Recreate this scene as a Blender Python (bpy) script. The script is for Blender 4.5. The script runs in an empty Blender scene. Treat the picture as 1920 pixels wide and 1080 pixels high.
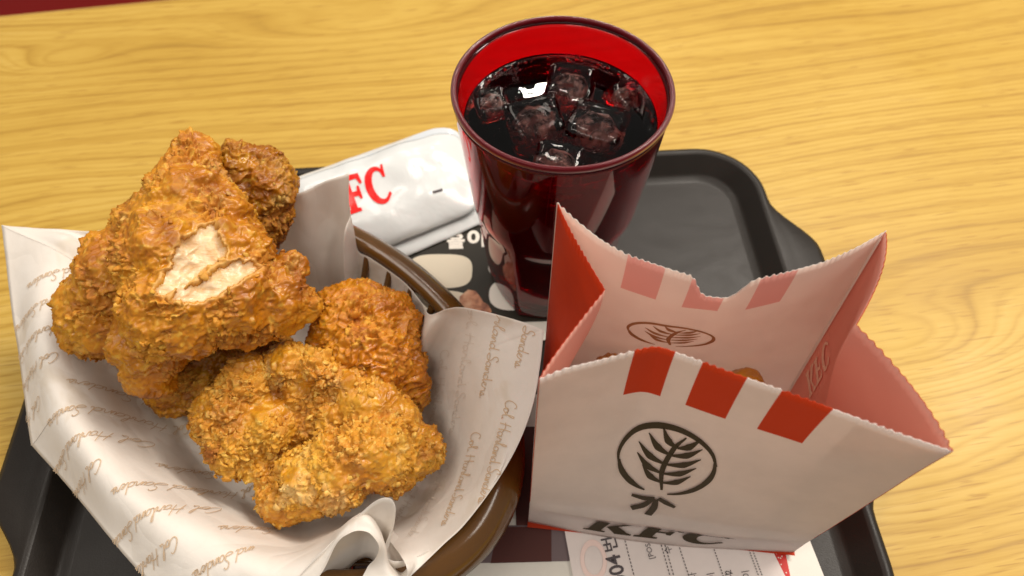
import bpy, bmesh, math, random
import numpy as np
from mathutils import Vector, Matrix
from mathutils.bvhtree import BVHTree
from mathutils.geometry import tessellate_polygon

random.seed(7)
rng = np.random.default_rng(7)
S = bpy.context.scene
C = S.collection
R = math.radians

# ------------------------------------------------------------------ camera
CAM_H, FPX, PITCH = 0.35, 1350.0, R(57)
cam_d = bpy.data.cameras.new('camera')
cam = bpy.data.objects.new('camera', cam_d)
C.objects.link(cam)
cam.location = (0, 0, CAM_H)
cam.rotation_euler = (R(90) - PITCH, 0, 0)
cam_d.sensor_width = 36
cam_d.lens = FPX / 1920 * 36
cam_d.clip_start = 0.01
cam_d.clip_end = 30
cam_d.dof.use_dof = True
cam_d.dof.focus_distance = 0.285
cam_d.dof.aperture_fstop = 10.0
S.camera = cam

# ------------------------------------------------------------------ light
W = bpy.data.worlds.new('World')
S.world = W
W.use_nodes = True
W.node_tree.nodes['Background'].inputs[0].default_value = (1.0, 0.93, 0.86, 1)
W.node_tree.nodes['Background'].inputs[1].default_value = 0.30

def lamp(name, loc, aim, sx, sy, power, col, roll=0):
    d = bpy.data.lights.new(name, 'AREA')
    d.shape = 'RECTANGLE'
    d.size, d.size_y = sx, sy
    d.energy = power
    d.color = col
    o = bpy.data.objects.new(name, d)
    C.objects.link(o)
    o.location = loc
    q = (Vector(aim) - Vector(loc)).to_track_quat('-Z', 'Y')
    o.rotation_euler = (q.to_matrix().to_4x4() @ Matrix.Rotation(roll, 4, 'Z')).to_euler()
    return o

WARM = (1.0, 0.915, 0.81)
lamp('ceiling_lamp', (0.95, 0.95, 1.65), (0.08, 0.15, 0), 1.25, 0.30, 35, WARM, R(14))
lamp('ceiling_lamp', (-0.70, 0.95, 1.8), (0, 0.15, 0), 1.25, 0.30, 8, WARM, R(14))
lamp('ceiling_lamp', (1.00, 0.10, 1.8), (0, 0.15, 0), 1.25, 0.30, 11, WARM, R(14))
lamp('ceiling_lamp', (-0.55, -0.35, 1.85), (0, 0.15, 0), 1.25, 0.30, 12, WARM, R(14))
lamp('ceiling_lamp', (0.16, 2.20, 1.85), (0.0, 0.2, 0), 0.24, 0.035, 4, WARM, R(12))  # small extra lamp, added and sized to put a bar glint on the cola

S.view_settings.view_transform = 'Standard'
S.view_settings.look = 'None'
S.view_settings.gamma = 1
S.view_settings.exposure = 0.0
S.cycles.max_bounces = 14
S.cycles.transmission_bounces = 14
S.cycles.transparent_max_bounces = 12
S.cycles.diffuse_bounces = 5
S.cycles.sample_clamp_indirect = 6.0

# ------------------------------------------------------------------ helpers
def P(px, py, z):
    """point at height z seen at a place of the photograph (used once, to survey real positions)"""
    xc, yc = (px - 960) / FPX, -(py - 540) / FPX
    c, s = math.cos(PITCH), math.sin(PITCH)
    d = np.array([xc, c + yc * s, -s + yc * c])
    return np.array([0, 0, CAM_H]) + (z - CAM_H) / d[2] * d

def depth(p):
    return (p[1] * math.cos(PITCH) - (p[2] - CAM_H) * math.sin(PITCH))

def mesh_obj(name, verts, faces, mat=None, parent=None, smooth=True, mats=None):
    me = bpy.data.meshes.new(name)
    me.from_pydata([tuple(map(float, v)) for v in verts], [], [tuple(int(i) for i in f) for f in faces])
    me.update()
    o = bpy.data.objects.new(name, me)
    C.objects.link(o)
    for m in (mats or ([mat] if mat else [])):
        me.materials.append(m)
    if smooth:
        me.shade_smooth()
    if parent is not None:
        o.parent = parent
        o.matrix_parent_inverse = Matrix.Translation(-Vector(parent.location)) if parent.type == 'EMPTY' else Matrix.Identity(4)
    return o

def thing(name, label, cat, loc=(0, 0, 0), group=None):
    o = bpy.data.objects.new(name, None)
    o.empty_display_size = 0.01
    C.objects.link(o)
    o.location = tuple(float(v) for v in loc)
    return tag(o, label, cat, group)

def tag(o, label, cat, group=None):
    o['label'] = label
    o['category'] = cat
    if group:
        o['group'] = group
    return o

def grid_faces(nu, nv, wrap=False):
    f = []
    for j in range(nv - 1):
        for i in range(nu if wrap else nu - 1):
            a, b = j * nu + i, j * nu + (i + 1) % nu
            f.append((a, b, b + nu, a + nu))
    return f

def catmull(pts, n, closed=False):
    p = np.asarray(pts, float)
    m = len(p)
    if closed:
        seg = m
        q = np.vstack([p[-1], p, p[0], p[1]])
    else:
        seg = m - 1
        q = np.vstack([2 * p[0] - p[1], p, 2 * p[-1] - p[-2]])
    t = np.linspace(0, seg, n, endpoint=not closed)
    i = np.minimum(t.astype(int), seg - 1)
    f = (t - i)[:, None]
    a, b, c, d = q[i], q[i + 1], q[i + 2], q[i + 3]
    return 0.5 * ((2 * b) + (c - a) * f + (2 * a - 5 * b + 4 * c - d) * f ** 2 + (3 * b - a - 3 * c + d) * f ** 3)

def smoothstep(a, b, x):
    t = np.clip((x - a) / (b - a), 0, 1)
    return t * t * (3 - 2 * t)

# vectorised noise -----------------------------------------------------
def _hash(ix, iy, iz, k=0):
    h = (ix.astype(np.int64) * 374761393 + iy.astype(np.int64) * 668265263 + iz.astype(np.int64) * 2147483647 + k * 1274126177) & 0xFFFFFFFF
    h = ((h ^ (h >> 13)) * 1274126177) & 0xFFFFFFFF
    h = ((h ^ (h >> 16)) * 2246822519) & 0xFFFFFFFF
    return ((h ^ (h >> 15)) & 0xFFFFFF) / float(0xFFFFFF)

def vnoise(p, k=0):
    """smooth noise in -1..1"""
    i = np.floor(p).astype(np.int64)
    f = p - i
    u = f * f * f * (f * (f * 6 - 15) + 10)
    out = 0
    for dx in (0, 1):
        for dy in (0, 1):
            for dz in (0, 1):
                hx, hy, hz = i[:, 0] + dx, i[:, 1] + dy, i[:, 2] + dz
                g = np.stack([_hash(hx, hy, hz, k + m) * 2 - 1 for m in range(3)], 1)
                dot = ((f - np.array([dx, dy, dz])) * g).sum(1)
                w = (u[:, 0] if dx else 1 - u[:, 0]) * (u[:, 1] if dy else 1 - u[:, 1]) * (u[:, 2] if dz else 1 - u[:, 2])
                out = out + w * dot
    return out * 1.6

def worley(p, k=0):
    """nearest and second nearest feature distance, and a random value of the nearest cell"""
    i = np.floor(p).astype(np.int64)
    f1 = np.full(len(p), 9.0)
    f2 = np.full(len(p), 9.0)
    idr = np.zeros(len(p))
    for dx in (-1, 0, 1):
        for dy in (-1, 0, 1):
            for dz in (-1, 0, 1):
                cx, cy, cz = i[:, 0] + dx, i[:, 1] + dy, i[:, 2] + dz
                q = np.stack([cx + _hash(cx, cy, cz, k), cy + _hash(cx, cy, cz, k + 1), cz + _hash(cx, cy, cz, k + 2)], 1)
                d = np.sqrt(((p - q) ** 2).sum(1))
                near = d < f1
                f2 = np.where(near, f1, np.minimum(f2, d))
                idr = np.where(near, _hash(cx, cy, cz, k + 3), idr)
                f1 = np.where(near, d, f1)
    return f1, f2, idr

# material helper ------------------------------------------------------
class Mat:
    def __init__(s, name):
        s.m = bpy.data.materials.new(name)
        s.m.use_nodes = True
        s.t = s.m.node_tree
        s.b = s.t.nodes['Principled BSDF']
        s.out = s.t.nodes['Material Output']
    def n(s, typ, **kw):
        x = s.t.nodes.new(typ)
        for k, v in kw.items():
            setattr(x, k, v)
        return x
    def l(s, a, b):
        s.t.links.new(a, b)
    def set(s, **kw):
        for k, v in kw.items():
            s.b.inputs[k.replace('_', ' ')].default_value = v
        return s
    def coord(s, kind='Object', scale=(1, 1, 1), rot=(0, 0, 0)):
        c = s.n('ShaderNodeTexCoord')
        m = s.n('ShaderNodeMapping')
        m.inputs['Scale'].default_value = scale
        m.inputs['Rotation'].default_value = rot
        s.l(c.outputs[kind], m.inputs[0])
        return m.outputs[0]
    def noise(s, v, scale, detail=4, rough=0.55, dist=0):
        x = s.n('ShaderNodeTexNoise')
        x.inputs['Scale'].default_value = scale
        x.inputs['Detail'].default_value = detail
        x.inputs['Roughness'].default_value = rough
        x.inputs['Distortion'].default_value = dist
        s.l(v, x.inputs['Vector'])
        return x.outputs['Fac']
    def ramp(s, fac, stops):
        x = s.n('ShaderNodeValToRGB')
        e = x.color_ramp.elements
        while len(e) < len(stops):
            e.new(0.5)
        for el, (p, c) in zip(e, stops):
            el.position = p
            el.color = (*c, 1) if len(c) == 3 else c
        s.l(fac, x.inputs[0])
        return x.outputs[0]
    def mix(s, fac, a, b, mode='MIX'):
        x = s.n('ShaderNodeMix', data_type='RGBA', blend_type=mode)
        for sock, v in ((x.inputs[0], fac), (x.inputs[6], a), (x.inputs[7], b)):
            if isinstance(v, (int, float)):
                sock.default_value = v
            elif isinstance(v, tuple):
                sock.default_value = (*v, 1) if len(v) == 3 else v
            else:
                s.l(v, sock)
        return x.outputs[2]
    def math(s, op, a, b=0.0, c=0.0):
        x = s.n('ShaderNodeMath', operation=op)
        for i, v in enumerate((a, b, c)):
            if isinstance(v, (int, float)):
                x.inputs[i].default_value = v
            else:
                s.l(v, x.inputs[i])
        return x.outputs[0]
    def bump(s, h, strength=0.3, dist=0.001):
        x = s.n('ShaderNodeBump')
        x.inputs['Strength'].default_value = strength
        x.inputs['Distance'].default_value = dist
        s.l(h, x.inputs['Height'])
        s.l(x.outputs[0], s.b.inputs['Normal'])
        return x

# ------------------------------------------------------------------ materials
def _table_frame():
    a = math.atan2(0.020, 0.1215)
    bx, by = np.array([math.cos(a), math.sin(a)]), np.array([-math.sin(a), math.cos(a)])
    c = np.array([-0.2715, 0.4965]) + bx * 0.25 - by * 0.36
    return bx, by, c

def _flame(px, py, sx, sy, am):
    bx, by, c = _table_frame()
    d = P(px, py, 0)[:2] - c
    return (float(d @ bx), float(d @ by), sx, sy, am)
FLAMES = [_flame(1740, 650, 0.075, 0.026, 0.034), _flame(110, 118, 0.050, 0.018, 0.026), _flame(640, 62, 0.130, 0.030, 0.042), _flame(1330, 150, 0.20, 0.03, 0.014)]

def wood_material():
    k = Mat('wood_laminate')
    v = k.coord('Object')
    sep = k.n('ShaderNodeSeparateXYZ')
    k.l(v, sep.inputs[0])
    warp = k.noise(k.coord('Object', (1.5, 4.2, 1)), 1.0, 2, 0.45, 0.5)
    warp2 = k.noise(k.coord('Object', (8, 26, 1)), 1.0, 3, 0.55)
    y = k.math('ADD', sep.outputs['Y'], k.math('MULTIPLY', warp, 0.13))
    y = k.math('ADD', y, k.math('MULTIPLY', warp2, 0.009))
    # flame figures of the veneer: the rings close round these spots
    def sq(a):
        return k.math('MULTIPLY', a, a)
    for (x0, y0, sx, sy, am) in FLAMES:
        dx = sq(k.math('DIVIDE', k.math('SUBTRACT', sep.outputs['X'], x0), sx))
        dy = sq(k.math('DIVIDE', k.math('SUBTRACT', sep.outputs['Y'], y0), sy))
        g = k.math('POWER', 2.718, k.math('MULTIPLY', k.math('ADD', dx, dy), -1.0))
        y = k.math('ADD', y, k.math('MULTIPLY', g, am))
    # growth rings of uneven width: two sets that drift against each other
    def rings(fr, off):
        r = k.math('FRACT', k.math('ADD', k.math('MULTIPLY', y, fr), off))
        return k.ramp(r, [(0.0, (0.10,) * 3), (0.25, (0.78,) * 3), (0.72, (1.0,) * 3), (0.92, (0.40,) * 3), (1.0, (0.10,) * 3)])
    r1, r2 = rings(205.0, 0.0), rings(58.0, 0.3)
    zone = k.ramp(k.noise(k.coord('Object', (2.4, 7, 1)), 1.0, 2, 0.5), [(0.38, (0.25,) * 3), (0.62, (1.0,) * 3)])
    pore = k.noise(k.coord('Object', (30, 950, 1)), 1.0, 3, 0.6)
    fleck = k.ramp(k.noise(k.coord('Object', (42, 780, 1)), 1.0, 1, 0.4), [(0.30, (1,) * 3), (0.37, (0,) * 3)])
    broad = k.noise(k.coord('Object', (3, 12, 1)), 1.0, 3, 0.5)
    f = k.math('ADD', k.math('MULTIPLY', k.math('MULTIPLY', r1, zone), 0.27), k.math('MULTIPLY', r2, 0.17))
    f = k.math('ADD', f, k.math('MULTIPLY', pore, 0.33))
    f = k.math('ADD', f, k.math('MULTIPLY', broad, 0.40))
    col = k.ramp(f, [(0.30, (0.29, 0.155, 0.022)), (0.50, (0.46, 0.275, 0.042)), (0.66, (0.54, 0.345, 0.064)), (0.86, (0.61, 0.415, 0.105))])
    col = k.mix(k.math('MULTIPLY', fleck, 0.60), col, (0.33, 0.165, 0.022))
    k.l(col, k.b.inputs['Base Color'])
    sm = k.noise(k.coord('Object'), 9, 5, 0.6)
    k.l(k.ramp(sm, [(0.3, (0.34,) * 3), (0.7, (0.52,) * 3)]), k.b.inputs['Roughness'])
    k.b.inputs['Specular IOR Level'].default_value = 0.35
    k.bump(f, 0.12, 0.0006)
    return k.m

def plastic(name, col, rough, spec=0.5, grain=0.0, scale=900):
    k = Mat(name)
    k.set(Base_Color=(*col, 1), Roughness=rough)
    k.b.inputs['Specular IOR Level'].default_value = spec
    if grain:
        h = k.noise(k.coord('Object'), scale, 3)
        k.bump(h, grain, 0.0004)
        sm = k.noise(k.coord('Object', (1, 2.2, 1), (0, 0, 0.5)), 22, 6, 0.65, 1.2)
        r = k.ramp(sm, [(0.34, (rough * 0.90,) * 3), (0.68, (min(1, rough * 1.2),) * 3)])
        k.l(r, k.b.inputs['Roughness'])
    return k.m

def paper(name, col, col2=None, trans=0.35, stripes=None, rough=0.75, wrinkle=0.15, crease=0.0, stain=None):
    """thin sheet: diffuse plus translucent, faint mottling and creases; stripes is a list of (u0,u1,v0,v1) printed in red"""
    k = Mat(name)
    m = k.noise(k.coord('Object'), 60, 5, 0.6)
    c = k.mix(k.ramp(m, [(0.35, (0,) * 3), (0.7, (1,) * 3)]), col, col2 or tuple(x * 0.93 for x in col))
    if stripes:
        uv = k.n('ShaderNodeUVMap')
        sp = k.n('ShaderNodeSeparateXYZ')
        k.l(uv.outputs[0], sp.inputs[0])
        for (u0, u1, v0, v1, rc) in stripes:
            a = k.math('MULTIPLY', k.math('GREATER_THAN', sp.outputs[0], u0), k.math('LESS_THAN', sp.outputs[0], u1))
            b = k.math('MULTIPLY', k.math('GREATER_THAN', sp.outputs[1], v0), k.math('LESS_THAN', sp.outputs[1], v1))
            c = k.mix(k.math('MULTIPLY', a, b), c, rc)
    if stain:
        sn = k.noise(k.coord('Object'), 26, 4, 0.55, 0.4)
        c = k.mix(k.ramp(sn, [(0.60, (0,) * 3), (0.66, (0.55,) * 3)]), c, stain)
    k.l(c, k.b.inputs['Base Color'])
    k.set(Roughness=rough)
    k.b.inputs['Specular IOR Level'].default_value = 0.25
    w = k.noise(k.coord('Object'), 38, 5, 0.55, 0.6)
    if crease:
        for sc_, am in ((17, 1.0), (41, 0.45)):
            cr = k.math('ABSOLUTE', k.math('SUBTRACT', k.noise(k.coord('Object'), sc_, 1, 0.4, 0.3), 0.5))
            cr = k.math('MINIMUM', k.math('MULTIPLY', cr, 7.0), 1.0)
            w = k.math('ADD', w, k.math('MULTIPLY', cr, crease * am))
    bp = k.bump(w, wrinkle, 0.0035)
    tr = k.n('ShaderNodeBsdfTranslucent')
    k.l(c, tr.inputs[0])
    k.l(bp.outputs[0], tr.inputs['Normal'])
    mx = k.n('ShaderNodeMixShader')
    mx.inputs[0].default_value = trans
    k.l(k.b.outputs[0], mx.inputs[1])
    k.l(tr.outputs[0], mx.inputs[2])
    k.l(mx.outputs[0], k.out.inputs[0])
    return k.m

def ink(name, col, rough=0.6):
    k = Mat(name)
    k.set(Base_Color=(*col, 1), Roughness=rough)
    k.b.inputs['Specular IOR Level'].default_value = 0.2
    return k.m

def crust_material(name, hue=(1, 1, 1), dark=0.5):
    k = Mat(name)
    v = k.coord('Object')
    big = k.noise(v, 34, 5, 0.62, 0.5)
    mid = k.noise(v, 150, 5, 0.65)
    fine = k.noise(v, 620, 4, 0.6)
    h = lambda c: tuple(a * b for a, b in zip(c, hue))
    base = k.ramp(big, [(0.28, h((0.33, 0.105, 0.004))), (0.43, h((0.48, 0.175, 0.006))), (0.57, h((0.56, 0.240, 0.011))), (0.74, h((0.62, 0.320, 0.028)))])
    at = k.n('ShaderNodeAttribute', attribute_name='flake')
    fk = at.outputs['Fac']
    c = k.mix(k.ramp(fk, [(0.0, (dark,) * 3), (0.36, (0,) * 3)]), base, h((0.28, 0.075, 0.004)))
    c = k.mix(k.ramp(fk, [(0.62, (0,) * 3), (0.95, (0.7,) * 3)]), c, h((0.70, 0.42, 0.070)))
    c = k.mix(k.ramp(mid, [(0.38, (dark,) * 3), (0.50, (0,) * 3)]), c, h((0.30, 0.085, 0.005)))
    cg = k.n('ShaderNodeAttribute', attribute_name='crag').outputs['Fac']
    pl = k.n('ShaderNodeAttribute', attribute_name='pale').outputs['Fac']
    c = k.mix(k.math('MULTIPLY', cg, k.ramp(fine, [(0.54, (0,) * 3), (0.70, (0.65,) * 3)])), c, h((0.74, 0.46, 0.10)))
    burnt = k.noise(v, 48, 3, 0.6)
    c = k.mix(k.ramp(burnt, [(0.56, (0,) * 3), (0.72, (0.8,) * 3)]), c, h((0.25, 0.062, 0.004)))
    floury = k.noise(v, 40, 4, 0.6, 0.5)
    c = k.mix(k.math('MULTIPLY', cg, k.ramp(floury, [(0.58, (0,) * 3), (0.70, (0.6,) * 3)])), c, h((0.72, 0.50, 0.18)))
    c = k.mix(k.math('MULTIPLY', pl, 0.8), c, (0.72, 0.42, 0.13))
    k.l(c, k.b.inputs['Base Color'])
    r = k.math('ADD', k.ramp(k.noise(v, 70, 4, 0.6), [(0.38, (0.25,) * 3), (0.60, (0.46,) * 3)]), k.math('MULTIPLY', cg, 0.30))
    k.l(r, k.b.inputs['Roughness'])
    k.b.inputs['Specular IOR Level'].default_value = 0.5
    k.b.inputs['Subsurface Weight'].default_value = 0.12
    k.b.inputs['Subsurface Radius'].default_value = (1.0, 0.45, 0.12)
    k.b.inputs['Subsurface Scale'].default_value = 0.002
    hh = k.math('ADD', k.math('MULTIPLY', mid, 0.8), k.math('MULTIPLY', fine, 0.35))
    k.bump(k.math('MULTIPLY', hh, k.math('ADD', k.math('MULTIPLY', cg, 0.75), 0.25)), 0.55, 0.0012)
    return k.m

M = {}
M['wood'] = wood_material()
M['wood_edge'] = plastic('wood_edge_band', (0.46, 0.25, 0.045), 0.4)
M['tray'] = plastic('black_tray_plastic', (0.016, 0.0125, 0.010), 0.40, 0.3, 0.18, 1300)
M['basket'] = plastic('brown_basket_plastic', (0.115, 0.050, 0.010), 0.18, 0.55, 0.06, 700)
M['floor'] = ink('dark_red_floor', (0.24, 0.004, 0.002), 0.5)
M['liner'] = paper('greaseproof_paper', (0.87, 0.825, 0.77), (0.84, 0.785, 0.72), 0.22, None, 0.5, 0.16, 1.1, (0.72, 0.63, 0.51))
M['sign_ink'] = ink('tan_print', (0.60, 0.44, 0.29))
M['faint_ink'] = ink('faint_tan_print', (0.74, 0.66, 0.58))
M['mat'] = paper('white_mat_paper', (0.78, 0.75, 0.68), None, 0.05, None, 0.45, 0.08)
M['black_print'] = ink('black_glossy_print', (0.030, 0.026, 0.020), 0.38)
M['maroon_print'] = ink('maroon_print', (0.085, 0.030, 0.026), 0.4)
M['grey_print'] = ink('mauve_grey_print', (0.16, 0.12, 0.125), 0.4)
M['red_print'] = ink('red_print', (0.56, 0.035, 0.030), 0.4)
M['cream_print'] = ink('cream_print', (0.74, 0.66, 0.52), 0.45)
M['white_print'] = ink('white_print', (0.80, 0.75, 0.68), 0.45)
M['receipt'] = paper('receipt_paper', (0.80, 0.72, 0.69), None, 0.08, None, 0.6, 0.05)
M['receipt_ink'] = ink('thermal_ink', (0.09, 0.075, 0.08))
M['pink_ink'] = ink('pale_pink_print', (0.80, 0.62, 0.57))
M['logo_red'] = ink('bright_red_print', (0.80, 0.012, 0.010), 0.3)
M['dark_ink'] = ink('dark_brown_print', (0.045, 0.032, 0.016), 0.55)
M['ghost_ink'] = ink('show_through_print', (0.50, 0.285, 0.14), 0.7)
M['pale_ink'] = ink('pale_pink_letters', (0.80, 0.52, 0.40), 0.7)

def print_photo():
    k = Mat('printed_chicken_photo')
    n = k.noise(k.coord('Object'), 160, 4)
    k.l(k.ramp(n, [(0.3, (0.20, 0.06, 0.03)), (0.5, (0.52, 0.22, 0.11)), (0.72, (0.70, 0.42, 0.26))]), k.b.inputs['Base Color'])
    k.set(Roughness=0.45)
    return k.m
M['photo'] = print_photo()

def wrapper():
    k = Mat('white_glossy_film')
    k.set(Base_Color=(0.68, 0.70, 0.70, 1), Roughness=0.24)
    k.b.inputs['Coat Weight'].default_value = 0.25
    w = k.noise(k.coord('Object'), 42, 3, 0.5, 0.8)
    k.bump(w, 0.32, 0.003)
    return k.m
M['film'] = wrapper()
M['film_seal'] = plastic('sealed_film_edge', (0.62, 0.66, 0.70), 0.22)

def cup_plastic():
    k = Mat('red_clear_plastic')
    k.set(Base_Color=(0.60, 0.003, 0.016, 1), Roughness=0.05, IOR=1.40)
    k.b.inputs['Transmission Weight'].default_value = 0.965
    k.b.inputs['Specular IOR Level'].default_value = 0.4
    return k.m
M['cup'] = cup_plastic()

def lip():
    k = Mat('thick_red_lip')
    k.set(Base_Color=(0.13, 0.001, 0.006, 1), Roughness=0.30, IOR=1.30)
    k.b.inputs['Transmission Weight'].default_value = 0.35
    k.b.inputs['Coat Weight'].default_value = 0.0
    return k.m
M['lip'] = lip()

def cola():
    k = Mat('dark_cola')
    g = k.n('ShaderNodeBsdfGlass')
    g.inputs['Color'].default_value = (1, 1, 1, 1)
    g.inputs['Roughness'].default_value = 0.0
    g.inputs['IOR'].default_value = 1.33
    w = k.noise(k.coord('Object'), 120, 2, 0.5)
    b = k.n('ShaderNodeBump')
    b.inputs['Strength'].default_value = 0.03
    b.inputs['Distance'].default_value = 0.002
    k.l(w, b.inputs['Height'])
    k.l(b.outputs[0], g.inputs['Normal'])
    a = k.n('ShaderNodeVolumeAbsorption')
    a.inputs['Color'].default_value = (0.60, 0.12, 0.07, 1)
    a.inputs['Density'].default_value = 125
    k.l(g.outputs[0], k.out.inputs['Surface'])
    k.l(a.outputs[0], k.out.inputs['Volume'])
    return k.m
M['cola'] = cola()

def ice():
    k = Mat('clear_ice')
    k.set(Base_Color=(0.96, 0.92, 0.90, 1), Roughness=0.04, IOR=1.31)
    k.b.inputs['Transmission Weight'].default_value = 1.0
    w = k.noise(k.coord('Object'), 130, 3)
    k.bump(w, 0.15, 0.002)
    return k.m
M['ice'] = ice()
def cloudy():
    k = Mat('cloudy_ice_core')
    n = k.noise(k.coord('Object'), 190, 4)
    tr = k.n('ShaderNodeBsdfTransparent')
    d = k.n('ShaderNodeBsdfDiffuse')
    d.inputs[0].default_value = (0.62, 0.47, 0.42, 1)
    mx = k.n('ShaderNodeMixShader')
    k.l(k.ramp(n, [(0.40, (0.0,) * 3), (0.66, (0.8,) * 3)]), mx.inputs[0])
    k.l(tr.outputs[0], mx.inputs[1])
    k.l(d.outputs[0], mx.inputs[2])
    k.l(mx.outputs[0], k.out.inputs[0])
    return k.m
M['cloudy'] = cloudy()
M['bubble'] = (lambda k: (k.set(Base_Color=(0.9, 0.75, 0.72, 1), Roughness=0.03, IOR=1.25), k.b.inputs['Transmission Weight'].__setattr__('default_value', 1.0), k.m)[-1])(Mat('bubble_film'))

RED = (0.56, 0.050, 0.010)
M['crust_a'] = crust_material('crust_golden_brown', (1.02, 1.00, 0.8))
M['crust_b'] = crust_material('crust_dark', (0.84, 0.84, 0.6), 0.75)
M['crust_c'] = crust_material('crust_orange', (1.04, 0.95, 0.6))
M['crust_e'] = crust_material('crust_light_golden', (1.12, 1.22, 1.5), 0.34)

def meat():
    k = Mat('white_meat')
    f = k.noise(k.coord('Object', (60, 420, 420), (0, 0, R(35))), 1.0, 4)
    big = k.noise(k.coord('Object'), 110, 4)
    c = k.ramp(f, [(0.3, (0.72, 0.47, 0.22)), (0.6, (0.84, 0.65, 0.42))])
    c = k.mix(k.ramp(big, [(0.47, (0,) * 3), (0.70, (0.85,) * 3)]), c, (0.66, 0.34, 0.09))
    at = k.n('ShaderNodeAttribute', attribute_name='flake')
    c = k.mix(k.ramp(at.outputs['Fac'], [(0.42, (0.95,) * 3), (0.85, (0.0,) * 3)]), c, (0.60, 0.27, 0.035))
    k.l(c, k.b.inputs['Base Color'])
    k.set(Roughness=0.28)
    k.b.inputs['Subsurface Weight'].default_value = 0.35
    k.b.inputs['Subsurface Radius'].default_value = (1, 0.6, 0.35)
    k.b.inputs['Subsurface Scale'].default_value = 0.003
    k.bump(f, 0.5, 0.0015)
    return k.m
M['meat'] = meat()

# ------------------------------------------------------------------ table and floor
fl = mesh_obj('floor', [(-4, -4, -0.74), (4, -4, -0.74), (4, 4, -0.74), (-4, 4, -0.74)], [(0, 1, 2, 3)], M['floor'])
fl['kind'] = 'structure'

def build_table():
    a = math.atan2(0.020, 0.1215)
    bx = Vector((math.cos(a), math.sin(a), 0))
    by = Vector((-math.sin(a), math.cos(a), 0))
    back = Vector((-0.2715, 0.4965, 0))
    c = back + bx * 0.25 - by * 0.36
    t = thing('table', 'yellow wood grain table top under the tray', 'table', (c.x, c.y, -0.74))
    rot = Matrix.Rotation(a, 4, 'Z')
    bm = bmesh.new()
    bmesh.ops.create_cube(bm, size=1, matrix=Matrix.Diagonal((1.3, 0.716, 0.026, 1)))
    me = bpy.data.meshes.new('tabletop'); bm.to_mesh(me); bm.free()
    o = bpy.data.objects.new('tabletop', me); C.objects.link(o)
    o.parent = t; o.location = (0, 0, 0.74 - 0.013); o.rotation_euler = (0, 0, a)
    me.materials.append(M['wood'])
    # edge band: a rounded strip round the slab
    n = []
    f = []
    hx, hy = 0.65, 0.358
    prof = [(0, 0.0), (0.0035, -0.0012), (0.005, -0.005), (0.005, -0.022), (0.0035, -0.0255), (0, -0.027)]
    for (q, z) in prof:
        for sx, sy in ((1, 1), (-1, 1), (-1, -1), (1, -1)):
            n.append((sx * (hx + q + 0.0002), sy * (hy + q + 0.0002), z))
    f = grid_faces(4, len(prof), True)
    e = mesh_obj('edge_band', n, f, M['wood_edge'], None, False)
    e.parent = t; e.location = (0, 0, 0.74); e.rotation_euler = (0, 0, a)
    bm = bmesh.new()
    for sx in (-1, 1):
        bmesh.ops.create_cube(bm, size=1, matrix=Matrix.Translation((sx * 0.45, 0, 0.355)) @ Matrix.Diagonal((0.08, 0.08, 0.70, 1)))
        bmesh.ops.create_cube(bm, size=1, matrix=Matrix.Translation((sx * 0.45, 0, 0.012)) @ Matrix.Diagonal((0.07, 0.55, 0.024, 1)))
    return t
build_table()

# ------------------------------------------------------------------ tray
TR_A = R(3.8)
TR_C = np.array([-0.032, 0.165])
TRHX, TRHY, TRR = 0.1905, 0.1435, 0.036
def tray_xy(x, y):
    c, s = math.cos(TR_A), math.sin(TR_A)
    return TR_C[0] + c * x - s * y, TR_C[1] + s * x + c * y

def rrect(hx, hy, r, n_side=44, n_arc=14):
    pts = []
    for (cx, cy, a0) in ((hx - r, hy - r, 0), (-hx + r, hy - r, 90), (-hx + r, -hy + r, 180), (hx - r, -hy + r, 270)):
        arc = [(cx + r * math.cos(R(a0 + 90 * i / n_arc)), cy + r * math.sin(R(a0 + 90 * i / n_arc))) for i in range(n_arc + 1)]
        pts.append(arc)
    out = []
    for i in range(4):
        out += pts[i]
        a, b = pts[i][-1], pts[(i + 1) % 4][0]
        out += [(a[0] + (b[0] - a[0]) * k / n_side, a[1] + (b[1] - a[1]) * k / n_side) for k in range(1, n_side)]
    return np.array(out)

def lug(y):
    y = y - 0.008
    return 0.021 * (1 - smoothstep(0.056, 0.094, np.abs(y)))

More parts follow.
